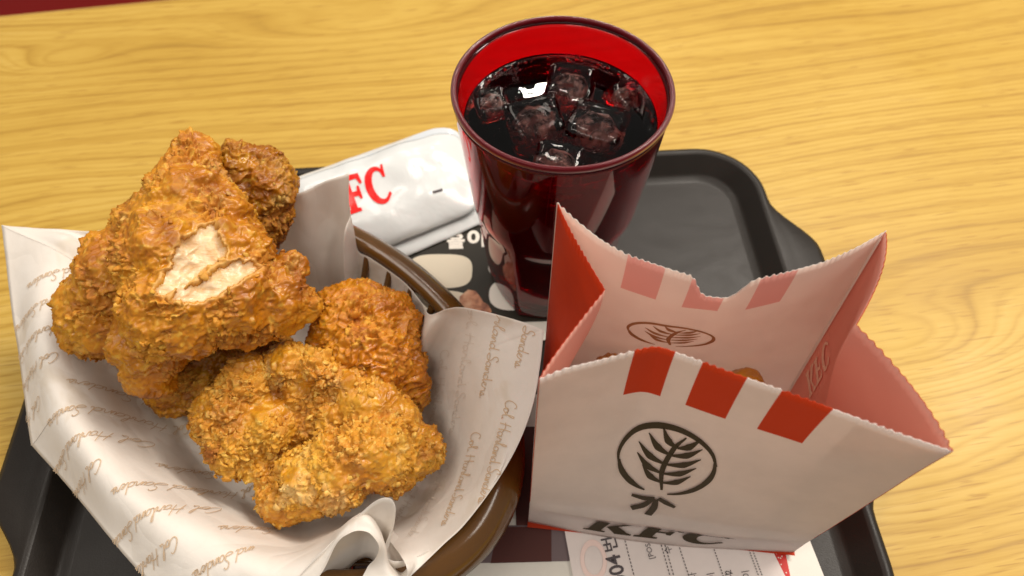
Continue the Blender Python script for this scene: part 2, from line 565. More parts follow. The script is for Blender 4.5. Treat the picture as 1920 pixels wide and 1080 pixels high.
def build_tray():
    t = thing('serving_tray', 'black plastic serving tray with handle lugs on the table', 'tray', (*TR_C, 0))
    def loop(inset, z, lugk=0.0, lugz=0.0):
        p = rrect(TRHX - inset, TRHY - inset, max(TRR - inset, 0.006))
        s = np.abs(p[:, 0]) > TRHX - inset - 0.03
        l = np.where(s, lug(p[:, 1]), 0) * lugk
        x = p[:, 0] + np.sign(p[:, 0]) * l
        return [(*tray_xy(a, b), z - lugz * q / 0.021) for a, b, q in zip(x, p[:, 1], l)]
    def skin(loops, cap0):
        v = [p for L in loops for p in L]
        n = len(loops[0])
        f = grid_faces(n, len(loops), True)
        if cap0:
            f = f + [tuple(reversed(range(n)))]
        return v, f
    v, f = skin([loop(0.0165, 0.0062), loop(0.0155, 0.0062), loop(0.0125, 0.0075), loop(0.0117, 0.0079), loop(0.0105, 0.0092), loop(0.0045, 0.0172), loop(0.0034, 0.0184)], True)
    mesh_obj('tray_well', v, f, M['tray'], t)
    v, f = skin([loop(0.0034, 0.0184), loop(0.0022, 0.0192), loop(0.0008, 0.0193), loop(-0.0010, 0.0186, 0.15), loop(-0.0012, 0.0184, 0.30, 0.0002), loop(-0.0012, 0.0180, 0.9, 0.0006), loop(-0.0020, 0.0174, 1, 0.001), loop(-0.0022, 0.0150, 1, 0.001), loop(-0.0008, 0.0138, 0.9, 0.001), loop(0.004, 0.0120), loop(0.0125, 0.0012), loop(0.016, 0.0008)], False)
    mesh_obj('tray_rim', v, f, M['tray'], t)
    v, f = skin([loop(0.016, 0.0008), loop(0.02, 0.0028)], True)
    mesh_obj('tray_underside', v, [tuple(reversed(q)) for q in f], M['tray'], t)
    return t
build_tray()

# ------------------------------------------------------------------ flat printed sheets on the tray
def sheet(name, corners, z, mat, parent=None, wav=0.0006, nx=24, ny=24, k=0):
    """corners: 4 world xy (ccw). gently uneven sheet"""
    c = np.array(corners, float)
    v = []
    for j in range(ny):
        for i in range(nx):
            u, w = i / (nx - 1), j / (ny - 1)
            p = (c[0] * (1 - u) + c[1] * u) * (1 - w) + (c[3] * (1 - u) + c[2] * u) * w
            v.append((p[0], p[1], z))
    v = np.array(v)
    v[:, 2] += wav * (0.5 + 0.5 * vnoise(np.c_[v[:, :2] * 18, np.full(len(v), k + 0.5)], k))
    return mesh_obj(name, v, grid_faces(nx, ny), mat, parent)

def flat_poly(name, pts, z, mat, parent=None):
    v = [(p[0], p[1], z) for p in pts]
    tris = tessellate_polygon([[Vector(q) for q in v]])
    out = []
    for a, b, c in tris:
        A, B, Cc = (Vector(v[i]) for i in (a, b, c))
        out.append((a, b, c) if (B - A).cross(Cc - A).z > 0 else (a, c, b))
    return mesh_obj(name, v, out, mat, parent, False)

def pix(pts, z):
    return [tuple(P(x, y, z)[:2]) for x, y in pts]

def text_mesh(name, body, mat, parent, origin, ux, size, z, offset=0.0, uy=None, width=None, smear=None):
    """lettering laid flat at origin; ux is the reading direction in the plan"""
    cu = bpy.data.curves.new(name, 'FONT')
    cu.body = body
    cu.size = 1.0
    cu.offset = offset
    cu.resolution_u = 3
    tmp = bpy.data.objects.new(name, cu)
    C.objects.link(tmp)
    dg = bpy.context.evaluated_depsgraph_get()
    me0 = tmp.evaluated_get(dg).to_mesh()
    vs = np.array([v.co[:] for v in me0.vertices]).reshape(-1, 3)
    fs = [tuple(p.vertices) for p in me0.polygons]
    tmp.evaluated_get(dg).to_mesh_clear()
    bpy.data.objects.remove(tmp)
    if not len(vs):
        return None
    vs[:, :2] -= vs[:, :2].min(0)
    sx = size
    if width:
        sx = width / max(vs[:, 0].max(), 1e-6)
    ux = np.array(ux[:2]) / np.linalg.norm(ux[:2])
    uy = np.array([-ux[1], ux[0]]) if uy is None else np.array(uy[:2]) / np.linalg.norm(uy[:2])
    o = np.array(origin[:2])
    q = o + vs[:, :1] * sx * ux + vs[:, 1:2] * size * uy
    fs2 = []
    for f in fs:
        a, b, c = (q[i] for i in f[:3])
        fs2.append(f)
    ob = mesh_obj(name, np.c_[q, np.full(len(q), z)], fs2, mat, parent, False)
    return ob

def build_sheets():
    zt = 0.0066
    # white tray mat with printed blocks near the front of the tray
    A = pix([(560, 640), (1330, 640), (1548, 1088), (430, 1200)], zt)
    tr = P(1548, 1088, zt); tl = P(1524, 1028, zt)
    e = (tl - tr)[:2]; e = e / np.linalg.norm(e)
    n = np.array([-e[1], e[0]])
    base = tr[:2] - e * 0.055
    wide, tall = 0.205, 0.168
    cor = [base + n * wide, base, base + e * tall, base + e * tall + n * wide]
    m = thing('tray_mat', 'white printed paper tray mat with red and maroon blocks under the bag and basket', 'paper mat', (*cor[0], zt))
    sheet('mat_sheet', cor, zt, M['mat'], m, 0.0003, 20, 14, 3)
    zz = zt + 0.0006
    flat_poly('printed_block', pix([(905, 985), (1072, 985), (1068, 1052), (885, 1056)], zz), zz, M['grey_print'], m)
    flat_poly('printed_block', pix([(932, 988), (1034, 988), (1034, 1053), (920, 1056)], zz + 0.0001), zz + 0.0001, M['maroon_print'], m)
    flat_poly('red_band', pix([(1405, 985), (1462, 985), (1486, 1100), (1446, 1100)], zz), zz, M['red_print'], m)
    flat_poly('red_band', pix([(960, 800), (1010, 800), (1000, 985), (968, 985)], zz), zz, M['maroon_print'], m)
    flat_poly('red_block', pix([(560, 985), (665, 985), (660, 1110), (540, 1110)], zz), zz, M['red_print'], m)
    flat_poly('printed_block', pix([(668, 985), (780, 985), (760, 1110), (664, 1110)], zz), zz, M['grey_print'], m)
    flat_poly('printed_block', pix([(800, 800), (958, 800), (950, 985), (790, 985)], zz), zz, M['maroon_print'], m)
    # speckles on the red band
    sp = []
    fs = []
    for i in range(26):
        a = P(1440 + rng.uniform(-14, 34), 1042 + rng.uniform(-6, 42), zz)
        b = len(sp)
        for k in range(6):
            sp.append((a[0] + 0.00032 * math.cos(k * R(60)), a[1] + 0.00032 * math.sin(k * R(60)), zz + 0.00025))
        fs.append(tuple(range(b, b + 6)))
    s = mesh_obj('white_speckle', sp, fs, M['white_print'], m, False)
    s['kind'] = 'stuff'

    # black leaflet under the cup and the packets
    zf = 0.0078
    cor = [P(1010, 603, zf)[:2], P(1130, 603, zf)[:2]]
    o0 = P(700, 612, zf)[:2]; o1 = P(1075, 600, zf)[:2]
    ax = (o1 - o0) / np.linalg.norm(o1 - o0); ay = np.array([-ax[1], ax[0]])
    c4 = [o0 - ay * 0.012, o1 - ay * 0.012, o1 + ay * 0.088, o0 + ay * 0.088]
    lf = thing('printed_leaflet', 'black printed leaflet with white lettering and cream shapes between basket and cup', 'leaflet', (*o0, zf))
    sheet('leaflet_sheet', c4, zf, M['mat'], lf, 0.0001, 10, 10, 5)
    z1 = zf + 0.00035
    flat_poly('black_panel', [o0 - ay * 0.0005, o1 - ay * 0.0005, o1 + ay * 0.088, o0 + ay * 0.088], z1, M['black_print'], lf)
    z2 = z1 + 0.00025
    def blob(name, ctr, rx, ry, mat, p=3.0, ang=0.0, zz=z2):
        q = []
        for k in range(40):
            t = 2 * math.pi * k / 40
            a, b = math.cos(t), math.sin(t)
            x = rx * np.sign(a) * abs(a) ** (2 / p); y = ry * np.sign(b) * abs(b) ** (2 / p)
            q.append((ctr[0] + x * math.cos(ang) - y * math.sin(ang), ctr[1] + x * math.sin(ang) + y * math.cos(ang)))
        return flat_poly(name, q, zz, mat, lf)
    blob('cream_shape', P(825, 508, z2)[:2], 0.0185, 0.0118, M['cream_print'], 3.2)
    blob('cream_shape', P(806, 590, z2)[:2], 0.0245, 0.0160, M['cream_print'], 3.4)
    blob('white_shape', P(940, 500, z2)[:2], 0.0075, 0.0068, M['white_print'], 2.3)
    blob('white_shape', P(962, 552, z2)[:2], 0.0135, 0.0105, M['white_print'], 2.5)
    q = [(862, 556), (878, 543), (892, 546), (900, 556), (906, 566), (916, 572), (922, 584), (916, 592), (880, 590), (860, 575)]
    flat_poly('printed_chicken', pix(q, z2 + 0.0001), z2 + 0.0002, M['photo'], lf)
    text_mesh('white_lettering', '이', M['white_print'], lf, P(876, 464, z2), ax, 0.0135, z2, 0.045)
    text_mesh('white_lettering', '을', M['white_print'], lf, P(838, 467, z2), ax, 0.0115, z2, 0.045)
    text_mesh('white_lettering', '(', M['white_print'], lf, P(915, 462, z2), ax, 0.0135, z2, 0.03)

    # receipt
    zr = 0.0088
    a = P(1060, 1003, zr)[:2]; b = P(1078, 1100, zr)[:2]
    c = P(1452, 1040, zr)[:2]; d = P(1482, 1100, zr)[:2]
    up = (a - b) / np.linalg.norm(a - b)
    up2 = (c - d) / np.linalg.norm(c - d)
    rc = thing('receipt', 'white paper receipt with the number 0004 lying under the bag', 'receipt', (*b, zr))
    cor = [b - up * 0.05, d - up2 * 0.05, c + up2 * 0.03, a + up * 0.03]
    sheet('receipt_sheet', cor, zr, M['receipt'], rc, 0.0003, 12, 12, 9)
    z2 = zr + 0.0006
    def line_text(body, px, py, px2, py2, size, mat='receipt_ink', off=0.0):
        o = P(px, py, z2); u = (P(px2, py2, z2) - o)[:2]
        return text_mesh('receipt_lettering', body, M[mat], rc, o, u, size, z2, off)
    o = P(1184, 1114, z2)
    text_mesh('receipt_lettering', '0004', M['receipt_ink'], rc, o, (P(1168, 1060, z2) - o)[:2], 0.0094, z2, 0.018, width=0.0178)
    o = P(1160, 1030, z2)
    text_mesh('receipt_lettering', '번', M['receipt_ink'], rc, o, (P(1155, 1012, z2) - o)[:2], 0.0076, z2, 0.010, width=0.0062)
    line_text('[POS', 1230, 1046, 1219, 1010, 0.0034)
    line_text('수', 1262, 1036, 1257, 1022, 0.0040)
    line_text('라', 1309, 1086, 1304, 1070, 0.0040)
    line_text('이', 1343, 1086, 1338, 1070, 0.0040)
    line_text('2', 1372, 1076, 1368, 1060, 0.0040)
    line_text('각', 1378, 1086, 1372, 1070, 0.0040)
    line_text('이', 1408, 1082, 1403, 1066, 0.0040)
    def dashes(px0, py0, px1, py1, n=14):
        vs, fs = [], []
        A, B = P(px0, py0, z2)[:2], P(px1, py1, z2)[:2]
        u = (B - A) / np.linalg.norm(B - A); w = np.array([-u[1], u[0]]) * 0.00022
        L = np.linalg.norm(B - A)
        for k in range(n):
            s0 = A + u * L * (k + 0.1) / n; s1 = A + u * L * (k + 0.72) / n
            i = len(vs)
            vs += [(*(s0 - w), z2), (*(s1 - w), z2), (*(s1 + w), z2), (*(s0 + w), z2)]
            fs.append((i, i + 1, i + 2, i + 3))
        mesh_obj('dashed_line', vs, fs, M['receipt_ink'], rc, False)
    dashes(1170, 1006, 1194, 1100)
    dashes(1236, 1008, 1262, 1100)
    dashes(1243, 1008, 1269, 1100)
    dashes(1270, 1014, 1298, 1100)
    dashes(1337, 1024, 1363, 1100)
    dashes(1404, 1030, 1430, 1100)
    dashes(1411, 1031, 1437, 1100)
    # faint pink stamp ring
    vs, fs = [], []
    ctr = P(1113, 1050, z2)
    for k in range(40):
        t = 2 * math.pi * k / 40
        for rr in (0.0042, 0.0060):
            vs.append((ctr[0] + rr * math.cos(t), ctr[1] + rr * 1.5 * math.sin(t), z2))
    for k in range(40):
        i, j = 2 * k, 2 * ((k + 1) % 40)
        fs.append((i, i + 1, j + 1, j))
    mesh_obj('pink_stamp', vs, fs, M['pink_ink'], rc, False)
build_sheets()

# ------------------------------------------------------------------ slab serif letters K F C (unit height 1, slanted)
def letter_polys():
    K = [[(0.00, 0), (0.42, 0), (0.42, 0.10), (0.33, 0.13), (0.33, 0.87), (0.42, 0.90), (0.42, 1), (0.00, 1), (0.00, 0.90), (0.08, 0.87), (0.08, 0.13), (0.00, 0.10)],
         [(0.33, 0.44), (0.60, 0.86), (0.54, 0.90), (0.54, 1), (0.90, 1), (0.90, 0.90), (0.80, 0.87), (0.55, 0.58), (0.82, 0.16), (0.93, 0.10), (0.93, 0), (0.62, 0), (0.38, 0.42)]]
    F = [[(0.00, 0), (0.46, 0), (0.46, 0.10), (0.35, 0.13), (0.35, 0.44), (0.52, 0.44), (0.56, 0.34), (0.64, 0.34), (0.64, 0.68), (0.56, 0.68), (0.52, 0.57), (0.35, 0.57), (0.35, 0.86), (0.62, 0.86), (0.70, 0.70), (0.79, 0.72), (0.76, 1), (0.00, 1), (0.00, 0.90), (0.09, 0.87), (0.09, 0.13), (0.00, 0.10)]]
    outer = [(0.46 + 0.45 * math.cos(t), 0.5 + 0.53 * math.sin(t)) for t in np.linspace(R(48), R(316), 26)]
    inner = [(0.54 + 0.26 * math.cos(t), 0.5 + 0.39 * math.sin(t)) for t in np.linspace(R(312), R(56), 22)]
    Cc = [outer + [(0.86, 0.20), (0.80, 0.27)] + inner + [(0.73, 0.68), (0.82, 0.66), (0.86, 1.0), (0.78, 1.0)]]
    return K, F, Cc

def letters(mapper, mat, parent, names=('K', 'F', 'C'), slant=0.12, gap=0.06, maxe=0.12):
    """mapper(x, y) -> world point; x runs along the word (unit height)"""
    K, F, Cc = letter_polys()
    x0 = 0
    for key, polys, w in (('K', K, 0.93), ('F', F, 0.79), ('C', Cc, 0.90)):
        if key in names:
            bm = bmesh.new()
            for poly in polys:
                tris = tessellate_polygon([[Vector((p[0], p[1], 0)) for p in poly]])
                vs = [bm.verts.new((x0 + p[0] + slant * p[1], p[1], 0)) for p in poly]
                for t in tris:
                    try:
                        bm.faces.new([vs[i] for i in t])
                    except ValueError:
                        pass
            for _ in range(4):
                long = [e for e in bm.edges if e.calc_length() > maxe]
                if not long:
                    break
                bmesh.ops.subdivide_edges(bm, edges=long, cuts=1)
                bmesh.ops.triangulate(bm, faces=bm.faces[:])
            for v in bm.verts:
                v.co = Vector(mapper(v.co.x, v.co.y))
            bmesh.ops.recalc_face_normals(bm, faces=bm.faces[:])
            me = bpy.data.meshes.new('letter')
            bm.to_mesh(me); bm.free()
            o = bpy.data.objects.new('letter', me)
            C.objects.link(o)
            me.materials.append(mat)
            o.parent = parent
            if parent.type == 'EMPTY':
                o.matrix_parent_inverse = Matrix.Translation(-Vector(parent.location))
        x0 += w + gap

# ------------------------------------------------------------------ white wet wipe packets
def build_packet(label, TL, TR, BR, BL, zs, thick, logo, k):
    """corner pixels and their heights; a pillow of glossy film with a sealed end"""
    c = [P(*TL, zs[0]), P(*TR, zs[1]), P(*BR, zs[2]), P(*BL, zs[3])]
    t = thing('wet_wipe_packet', label, 'wipe packet', c[3], 'white wipe packets beside the cup')
    nu, nv = 60, 36
    pts = {}
    def surf(u, v, top=True):
        if u > 0.84:
            v = 0.5 + (v - 0.5) * (1 - 0.30 * ((u - 0.84) / 0.16) ** 2.6)
        p = (c[3] * (1 - u) + c[2] * u) * (1 - v) + (c[0] * (1 - u) + c[1] * u) * v
        e = np.clip(min(v, 1 - v) / 0.22, 0, 1) ** 0.6 * np.clip(min(u / 0.14, (1 - u) / 0.30), 0, 1) ** 0.7
        q = np.array([[u * 5.0, v * 2.6, k + (0.3 if top else 7.3)]])
        wr = 0.22 * vnoise(q, k)[0] + 0.07 * vnoise(q * 2.3, k + 5)[0]
        # shallow corner pull at the ends
        h = thick * (e * (0.9 + wr)) if top else 0.0
        h += 0.0012 * vnoise(q * 1.7 + 3, k + 9)[0] * (1 - e)
        return p + np.array([0, 0, max(h, 0.0002 if top else -0.0002)])
    V = [surf(i / (nu - 1), j / (nv - 1)) for j in range(nv) for i in range(nu)]
    V2 = [surf(i / (nu - 1), j / (nv - 1), False) - np.array([0, 0, 0.0006]) for j in range(nv) for i in range(nu)]
    f = grid_faces(nu, nv)
    n = len(V)
    f2 = [tuple(n + i for i in reversed(q)) for q in f]
    rim = [(i) for i in range(nu)] + [j * nu + nu - 1 for j in range(1, nv)] + [(nv - 1) * nu + i for i in range(nu - 2, -1, -1)] + [j * nu for j in range(nv - 2, 0, -1)]
    f3 = [(rim[(i + 1) % len(rim)], rim[i], n + rim[i], n + rim[(i + 1) % len(rim)]) for i in range(len(rim))]
    mesh_obj('film', V + V2, f + f2 + f3, M['film'], t)
    # sealed strip along the far edge
    sv = []
    for j in range(2):
        for i in range(nu):
            p = surf(i / (nu - 1), 0.9 + 0.1 * j)
            sv.append(p + np.array([0, 0, 0.0003]))
    mesh_obj('sealed_edge', sv, grid_faces(nu, 2), M['film_seal'], t)
    if logo:
        def mp(x, y):
            u = 0.162 + x * 0.140
            v = 0.33 + y * 0.38
            p = surf(u, v)
            return p + np.array([0, 0, 0.00045])
        letters(mp, M['logo_red'], t, slant=0.10, gap=0.05)
    for (u0, u1, v0, v1) in ((0.735, 0.79, 0.235, 0.262),):
        vs = []
        for j in range(3):
            for i in range(8):
                vs.append(surf(u0 + (u1 - u0) * i / 7, v0 + (v1 - v0) * j / 2) + np.array([0, 0, 0.0004]))
        mesh_obj('printed_mark', vs, grid_faces(8, 3), M['receipt_ink'], t)
    return t

build_packet('white plastic wipe packet lying lower, half under the other packet', (560, 405), (868, 300), (950, 398), (640, 535), (0.0105, 0.014, 0.0095, 0.0090), 0.004, False, 21)
build_packet('white plastic wipe packet with red letters, on top and leaning on the tray rim', (505, 352), (850, 228), (915, 385), (585, 520), (0.026, 0.027, 0.0165, 0.0150), 0.0095, True, 11)

# ------------------------------------------------------------------ basket
BK = dict(c=np.array([-0.1102, 0.1507]), a=0.1195, b=0.0753, th=R(-36.8))
def bask(t, s=1.0, extra=0.0):
    x, y = (BK['a'] * s + extra) * math.cos(t), (BK['b'] * s + extra) * math.sin(t)
    c, sn = math.cos(BK['th']), math.sin(BK['th'])
    return BK['c'] + np.array([c * x - sn * y, sn * x + c * y])

def build_basket():
    t = thing('basket', 'brown oval plastic basket with open slatted sides holding the chicken', 'basket', (*BK['c'], 0.0066))
    n = 120
    T = [2 * math.pi * i / n for i in range(n)]
    def ring(name, prof):
        v = []
        for (off, z) in prof:
            for a in T:
                v.append((*bask(a, 1.0, off), z))
        f = grid_faces(n, len(prof), True)
        L = len(prof)
        f += [((L - 1) * n + i, (L - 1) * n + (i + 1) % n, (i + 1) % n, i) for i in range(n)]
        mesh_obj(name, v, [tuple(reversed(q)) for q in f], M['basket'], t)
    ring('rim', [(-0.0036, 0.0470), (-0.0038, 0.0555), (-0.0028, 0.0578), (-0.0005, 0.0586), (0.003, 0.0578), (0.0068, 0.0550), (0.0094, 0.0510), (0.0102, 0.0468), (0.0104, 0.0440), (0.0090, 0.0436), (0.0076, 0.0490), (0.004, 0.0535), (-0.0005, 0.0552), (-0.0020, 0.0535), (-0.0018, 0.0470)])
    ring('middle_hoop', [(-0.0135, 0.030), (-0.0135, 0.033), (-0.0105, 0.033), (-0.0105, 0.030)])
    ring('base_hoop', [(-0.027, 0.0075), (-0.027, 0.0115), (-0.022, 0.0125), (-0.020, 0.0115), (-0.021, 0.0075)])
    # slats
    m = 46
    sl = None
    for i in range(m):
        a = 2 * math.pi * i / m
        top = np.array([*bask(a, 1.0, -0.0030), 0.0525]); bot = np.array([*bask(a, 1.0, -0.0235), 0.0095])
        d = top - bot; L = np.linalg.norm(d); d /= L
        tan = np.array([*(bask(a + 0.02) - bask(a - 0.02)), 0]); tan /= np.linalg.norm(tan)
        nn = np.cross(d, tan)
        if sl is None:
            bm = bmesh.new()
            bmesh.ops.create_cube(bm, size=1, matrix=Matrix.Diagonal((0.0034, 0.0024, 1, 1)))
            bmesh.ops.bevel(bm, geom=bm.edges[:], offset=0.0005, segments=1, affect='EDGES')
            sl = bpy.data.meshes.new('slat'); bm.to_mesh(sl); bm.free()
            sl.materials.append(M['basket'])
        o = bpy.data.objects.new('slat', sl)
        C.objects.link(o)
        o.parent = t
        mw = Matrix(((tan[0], nn[0], d[0], 0), (tan[1], nn[1], d[1], 0), (tan[2], nn[2], d[2], 0), (0, 0, 0, 1)))
        mid = (top + bot) / 2 - np.array([*BK['c'], 0.0066])
        o.matrix_local = Matrix.Translation(mid) @ mw @ Matrix.Diagonal((1, 1, float(L), 1))
    # base bars
    c, sn = math.cos(BK['th']), math.sin(BK['th'])
    for k in range(-4, 5):
        x = k * 0.022
        hw = (BK['b'] - 0.023) * math.sqrt(max(0, 1 - (x / (BK['a'] - 0.023)) ** 2))
        for (x0, y0, x1, y1) in ((x, -hw, x, hw),):
            q = []
            for (xx, yy) in ((x0 - 0.0014, y0), (x0 + 0.0014, y0), (x1 + 0.0014, y1), (x1 - 0.0014, y1)):
                q.append(BK['c'] + np.array([c * xx - sn * yy, sn * xx + c * yy]))
            v = [(*p, 0.0090) for p in q] + [(*p, 0.0112) for p in q]
            mesh_obj('base_bar', v, [(4, 5, 6, 7), (0, 1, 5, 4), (1, 2, 6, 5), (2, 3, 7, 6), (3, 0, 4, 7), (3, 2, 1, 0)], M['basket'], t, False)
    for k in range(-2, 3):
        y = k * 0.021
        hw = (BK['a'] - 0.023) * math.sqrt(max(0, 1 - (y / (BK['b'] - 0.023)) ** 2))
        q = []
        for (xx, yy) in ((-hw, y - 0.0014), (hw, y - 0.0014), (hw, y + 0.0014), (-hw, y + 0.0014)):
            q.append(BK['c'] + np.array([c * xx - sn * yy, sn * xx + c * yy]))
        v = [(*p, 0.0092) for p in q] + [(*p, 0.0114) for p in q]
        mesh_obj('base_bar', v, [(4, 5, 6, 7), (0, 1, 5, 4), (1, 2, 6, 5), (2, 3, 7, 6), (3, 0, 4, 7), (3, 2, 1, 0)], M['basket'], t, False)
    return t
build_basket()

# ------------------------------------------------------------------ paper liner
def ell_at(dirv, s=1.0):
    """point of the basket's rim ellipse in a plan direction"""
    c, sn = math.cos(BK['th']), math.sin(BK['th'])
    x, y = c * dirv[0] + sn * dirv[1], -sn * dirv[0] + c * dirv[1]
    k = 1 / math.sqrt((x / BK['a']) ** 2 + (y / BK['b']) ** 2)
    return np.array(dirv) * k * s

LINER = [  # edge pixel + height, optional wall point
    ((5, 425, 0.064), None), ((7, 440, 0.063), None), ((21, 560, 0.056), None), ((41, 700, 0.050), None), ((59, 824, 0.0445), None), ((62, 836, 0.044), None),
    ((70, 846, 0.0442), None), ((124, 908, 0.046), None), ((190, 988, 0.050), None), ((270, 1082, 0.052), None), ((370, 1190, 0.052), None),
    ((470, 1160, 0.058), None), ((545, 1130, 0.064), None),
    ((599, 1080, 0.071), (598, 1030, 0.066)), ((631, 1019, 0.078), (640, 990, 0.071)), ((655, 1000, 0.081), (664, 970, 0.073)),
    ((673, 995, 0.0815), (685, 962, 0.074)), ((692, 999, 0.081), (700, 972, 0.073)), ((706, 1014, 0.079), (714, 996, 0.070)), ((711, 1028, 0.076), (722, 1020, 0.066)),
    ((704, 1048, 0.071), (728, 1048, 0.061)), ((688, 1066, 0.067), (742, 1070, 0.060)), ((680, 1100, 0.064), (758, 1078, 0.060)),
    ((740, 1110, 0.063), (775, 1046, 0.0605)), ((775, 1076, 0.0625), None),
    ((830, 1022, 0.064), None), ((872, 982, 0.066), None), ((930, 905, 0.069), None), ((972, 832, 0.073), None), ((999, 760, 0.078), None),
    ((1012, 690, 0.083), None), ((1018, 634, 0.0875), None), ((1019, 621, 0.088), None), ((1010, 616, 0.0878), None), ((985, 606, 0.086), None), ((925, 589, 0.083), None), ((868, 577, 0.080), None),
    ((838, 580, 0.079), (838, 606, 0.065)), ((806, 590, 0.068), (795, 625, 0.060)), ((792, 572, 0.052), 'wall'), ((768, 535, 0.052), 'wall'), ((738, 503, 0.052), 'wall'), ((702, 476, 0.053), 'wall'), ((680, 458, 0.054), 'wall'),
    ((664, 432, 0.067), (645, 452, 0.0665)), ((655, 385, 0.079), None), ((653.5, 335, 0.092), None), ((653, 325, 0.094), None), ((644, 328, 0.0935), None), ((608, 340, 0.091), None), ((560, 362, 0.085), None),
    ((480, 380, 0.076), None), ((380, 380, 0.068), None), ((290, 400, 0.066), None), ((190, 432, 0.066), None), ((100, 430, 0.065), None), ((20, 425.5, 0.0642), None)]

LINER_BVH = None
def build_liner():
    global LINER_BVH
    t = thing('paper_liner', 'white greaseproof paper with tan handwriting print lining the basket', 'paper liner', (*BK['c'], 0.012))
    E, Wp, B, Cn = [], [], [], []
    for (e, w) in LINER:
        e3 = P(*e)
        d = e3[:2] - BK['c']
        dn = d / np.linalg.norm(d)
        r = ell_at(dn)
        b3 = np.array([*(BK['c'] + r * 0.66), 0.0125])
        if w is not None and w != 'wall':
            w3 = P(*w)
            dw = w3[:2] - BK['c']
            rb = ell_at(dw / np.linalg.norm(dw)) * 0.62
            if np.linalg.norm(rb) > 0.8 * np.linalg.norm(dw):
                rb = dw * 0.7
            b3 = np.array([*(BK['c'] + rb), 0.0125])
        else:
            w3 = np.array([*(BK['c'] + r * 0.968), 0.0636])
            if np.linalg.norm(d) < np.linalg.norm(r) * 1.0:
                w3 = b3 + (e3 - b3) * 0.6
            else:
                # the sheet rests on the rim and carries on towards its edge
                w3[2] = 0.0636
        if w == 'wall':
            # edge stays inside the basket, just below the rim
            k = np.linalg.norm(d) / np.linalg.norm(r)
            e3 = np.array([*(BK['c'] + r * min(k, 0.945)), 0.0535])
            w3 = np.array([*(BK['c'] + r * min(k, 0.945) * 0.93), 0.036])
            b3 = np.array([*(BK['c'] + r * 0.64), 0.0125])
        E.append(e3); Wp.append(w3); B.append(b3)
    n = 520
    E, Wp, B = catmull(E, n, True), catmull(Wp, n, True), catmull(B, n, True)
    c3 = np.array([*BK['c'], 0.0122])
    rows = []
    for f in np.linspace(0.05, 0.9, 6):
        rows.append(c3 + (B - c3) * f)
    seq = [c3 + (B - c3) * 0.55, B, Wp, E, E + (E - Wp)]
    nv = 17
    def cm(a, b, c, d, f):
        return 0.5 * ((2 * b) + (c - a) * f + (2 * a - 5 * b + 4 * c - d) * f ** 2 + (3 * b - a - 3 * c + d) * f ** 3)
    for f in np.linspace(0, 1, nv, endpoint=False):
        rows.append(cm(seq[0], seq[1], seq[2], seq[3], f))
    for f in np.linspace(0, 1, nv):
        rows.append(cm(seq[1], seq[2], seq[3], seq[4], f))
    V = np.vstack(rows)
    # creases and soft undulation of a used sheet
    dist = np.linalg.norm(V[:, :2] - BK['c'], axis=1)
    wv = 0.0005 * vnoise(V * 32, 40) + 0.0030 * (0.35 - np.abs(vnoise(V * 15 + 5, 47))) + 0.0012 * (0.35 - np.abs(vnoise(V * 37 + 9, 48)))
    cth, sth = math.cos(BK['th']), math.sin(BK['th'])
    ex = (cth * (V[:, 0] - BK['c'][0]) + sth * (V[:, 1] - BK['c'][1])) / BK['a']
    ey = (-sth * (V[:, 0] - BK['c'][0]) + cth * (V[:, 1] - BK['c'][1])) / BK['b']
    at_rim = np.exp(-((np.hypot(ex, ey) - 0.98) / 0.16) ** 2)
    V[:, 2] += wv * smoothstep(0.02, 0.08, dist) * (1 - 0.85 * at_rim)
    f = grid_faces(n, len(rows), True)
    o = mesh_obj('sheet', V, [tuple(reversed(q)) for q in f], M['liner'], t)
    # second fold of the sheet standing behind the first, an S shaped pleat
    S1 = [(556, 1085, 0.069), (590, 1048, 0.073), (630, 1008, 0.076), (678, 961, 0.081), (703, 940, 0.084), (722, 933, 0.085), (736, 938, 0.084), (742, 956, 0.082), (738, 984, 0.077), (727, 1010, 0.072), (720, 1030, 0.068), (723, 1044, 0.066), (734, 1051, 0.065), (750, 1052, 0.064), (775, 1046, 0.063), (805, 1030, 0.062)]
    top = catmull([P(*p) for p in S1], 120)
    k = np.linspace(0, 1, 120)[:, None]
    rows2 = []
    for i, fz in enumerate(np.linspace(0, 1, 10)):
        q = top.copy()
        q[:, 2] -= fz * 0.030
        ctr = top.mean(0)
        q[:, :2] += (np.array([-0.010, -0.016])) * fz ** 1.3 * (0.4 + 0.6 * np.sin(k * math.pi))
        rows2.append(q)
    mesh_obj('pleat', np.vstack(rows2), grid_faces(120, 10), M['liner'], t)
    for ob in t.children:
        sm = ob.modifiers.new('thickness', 'SOLIDIFY'); sm.thickness = 0.00012; sm.offset = -1
    LINER_BVH = BVHTree.FromPolygons([Vector(v) for v in V], [tuple(reversed(q)) for q in f])
    return t
liner = build_liner()

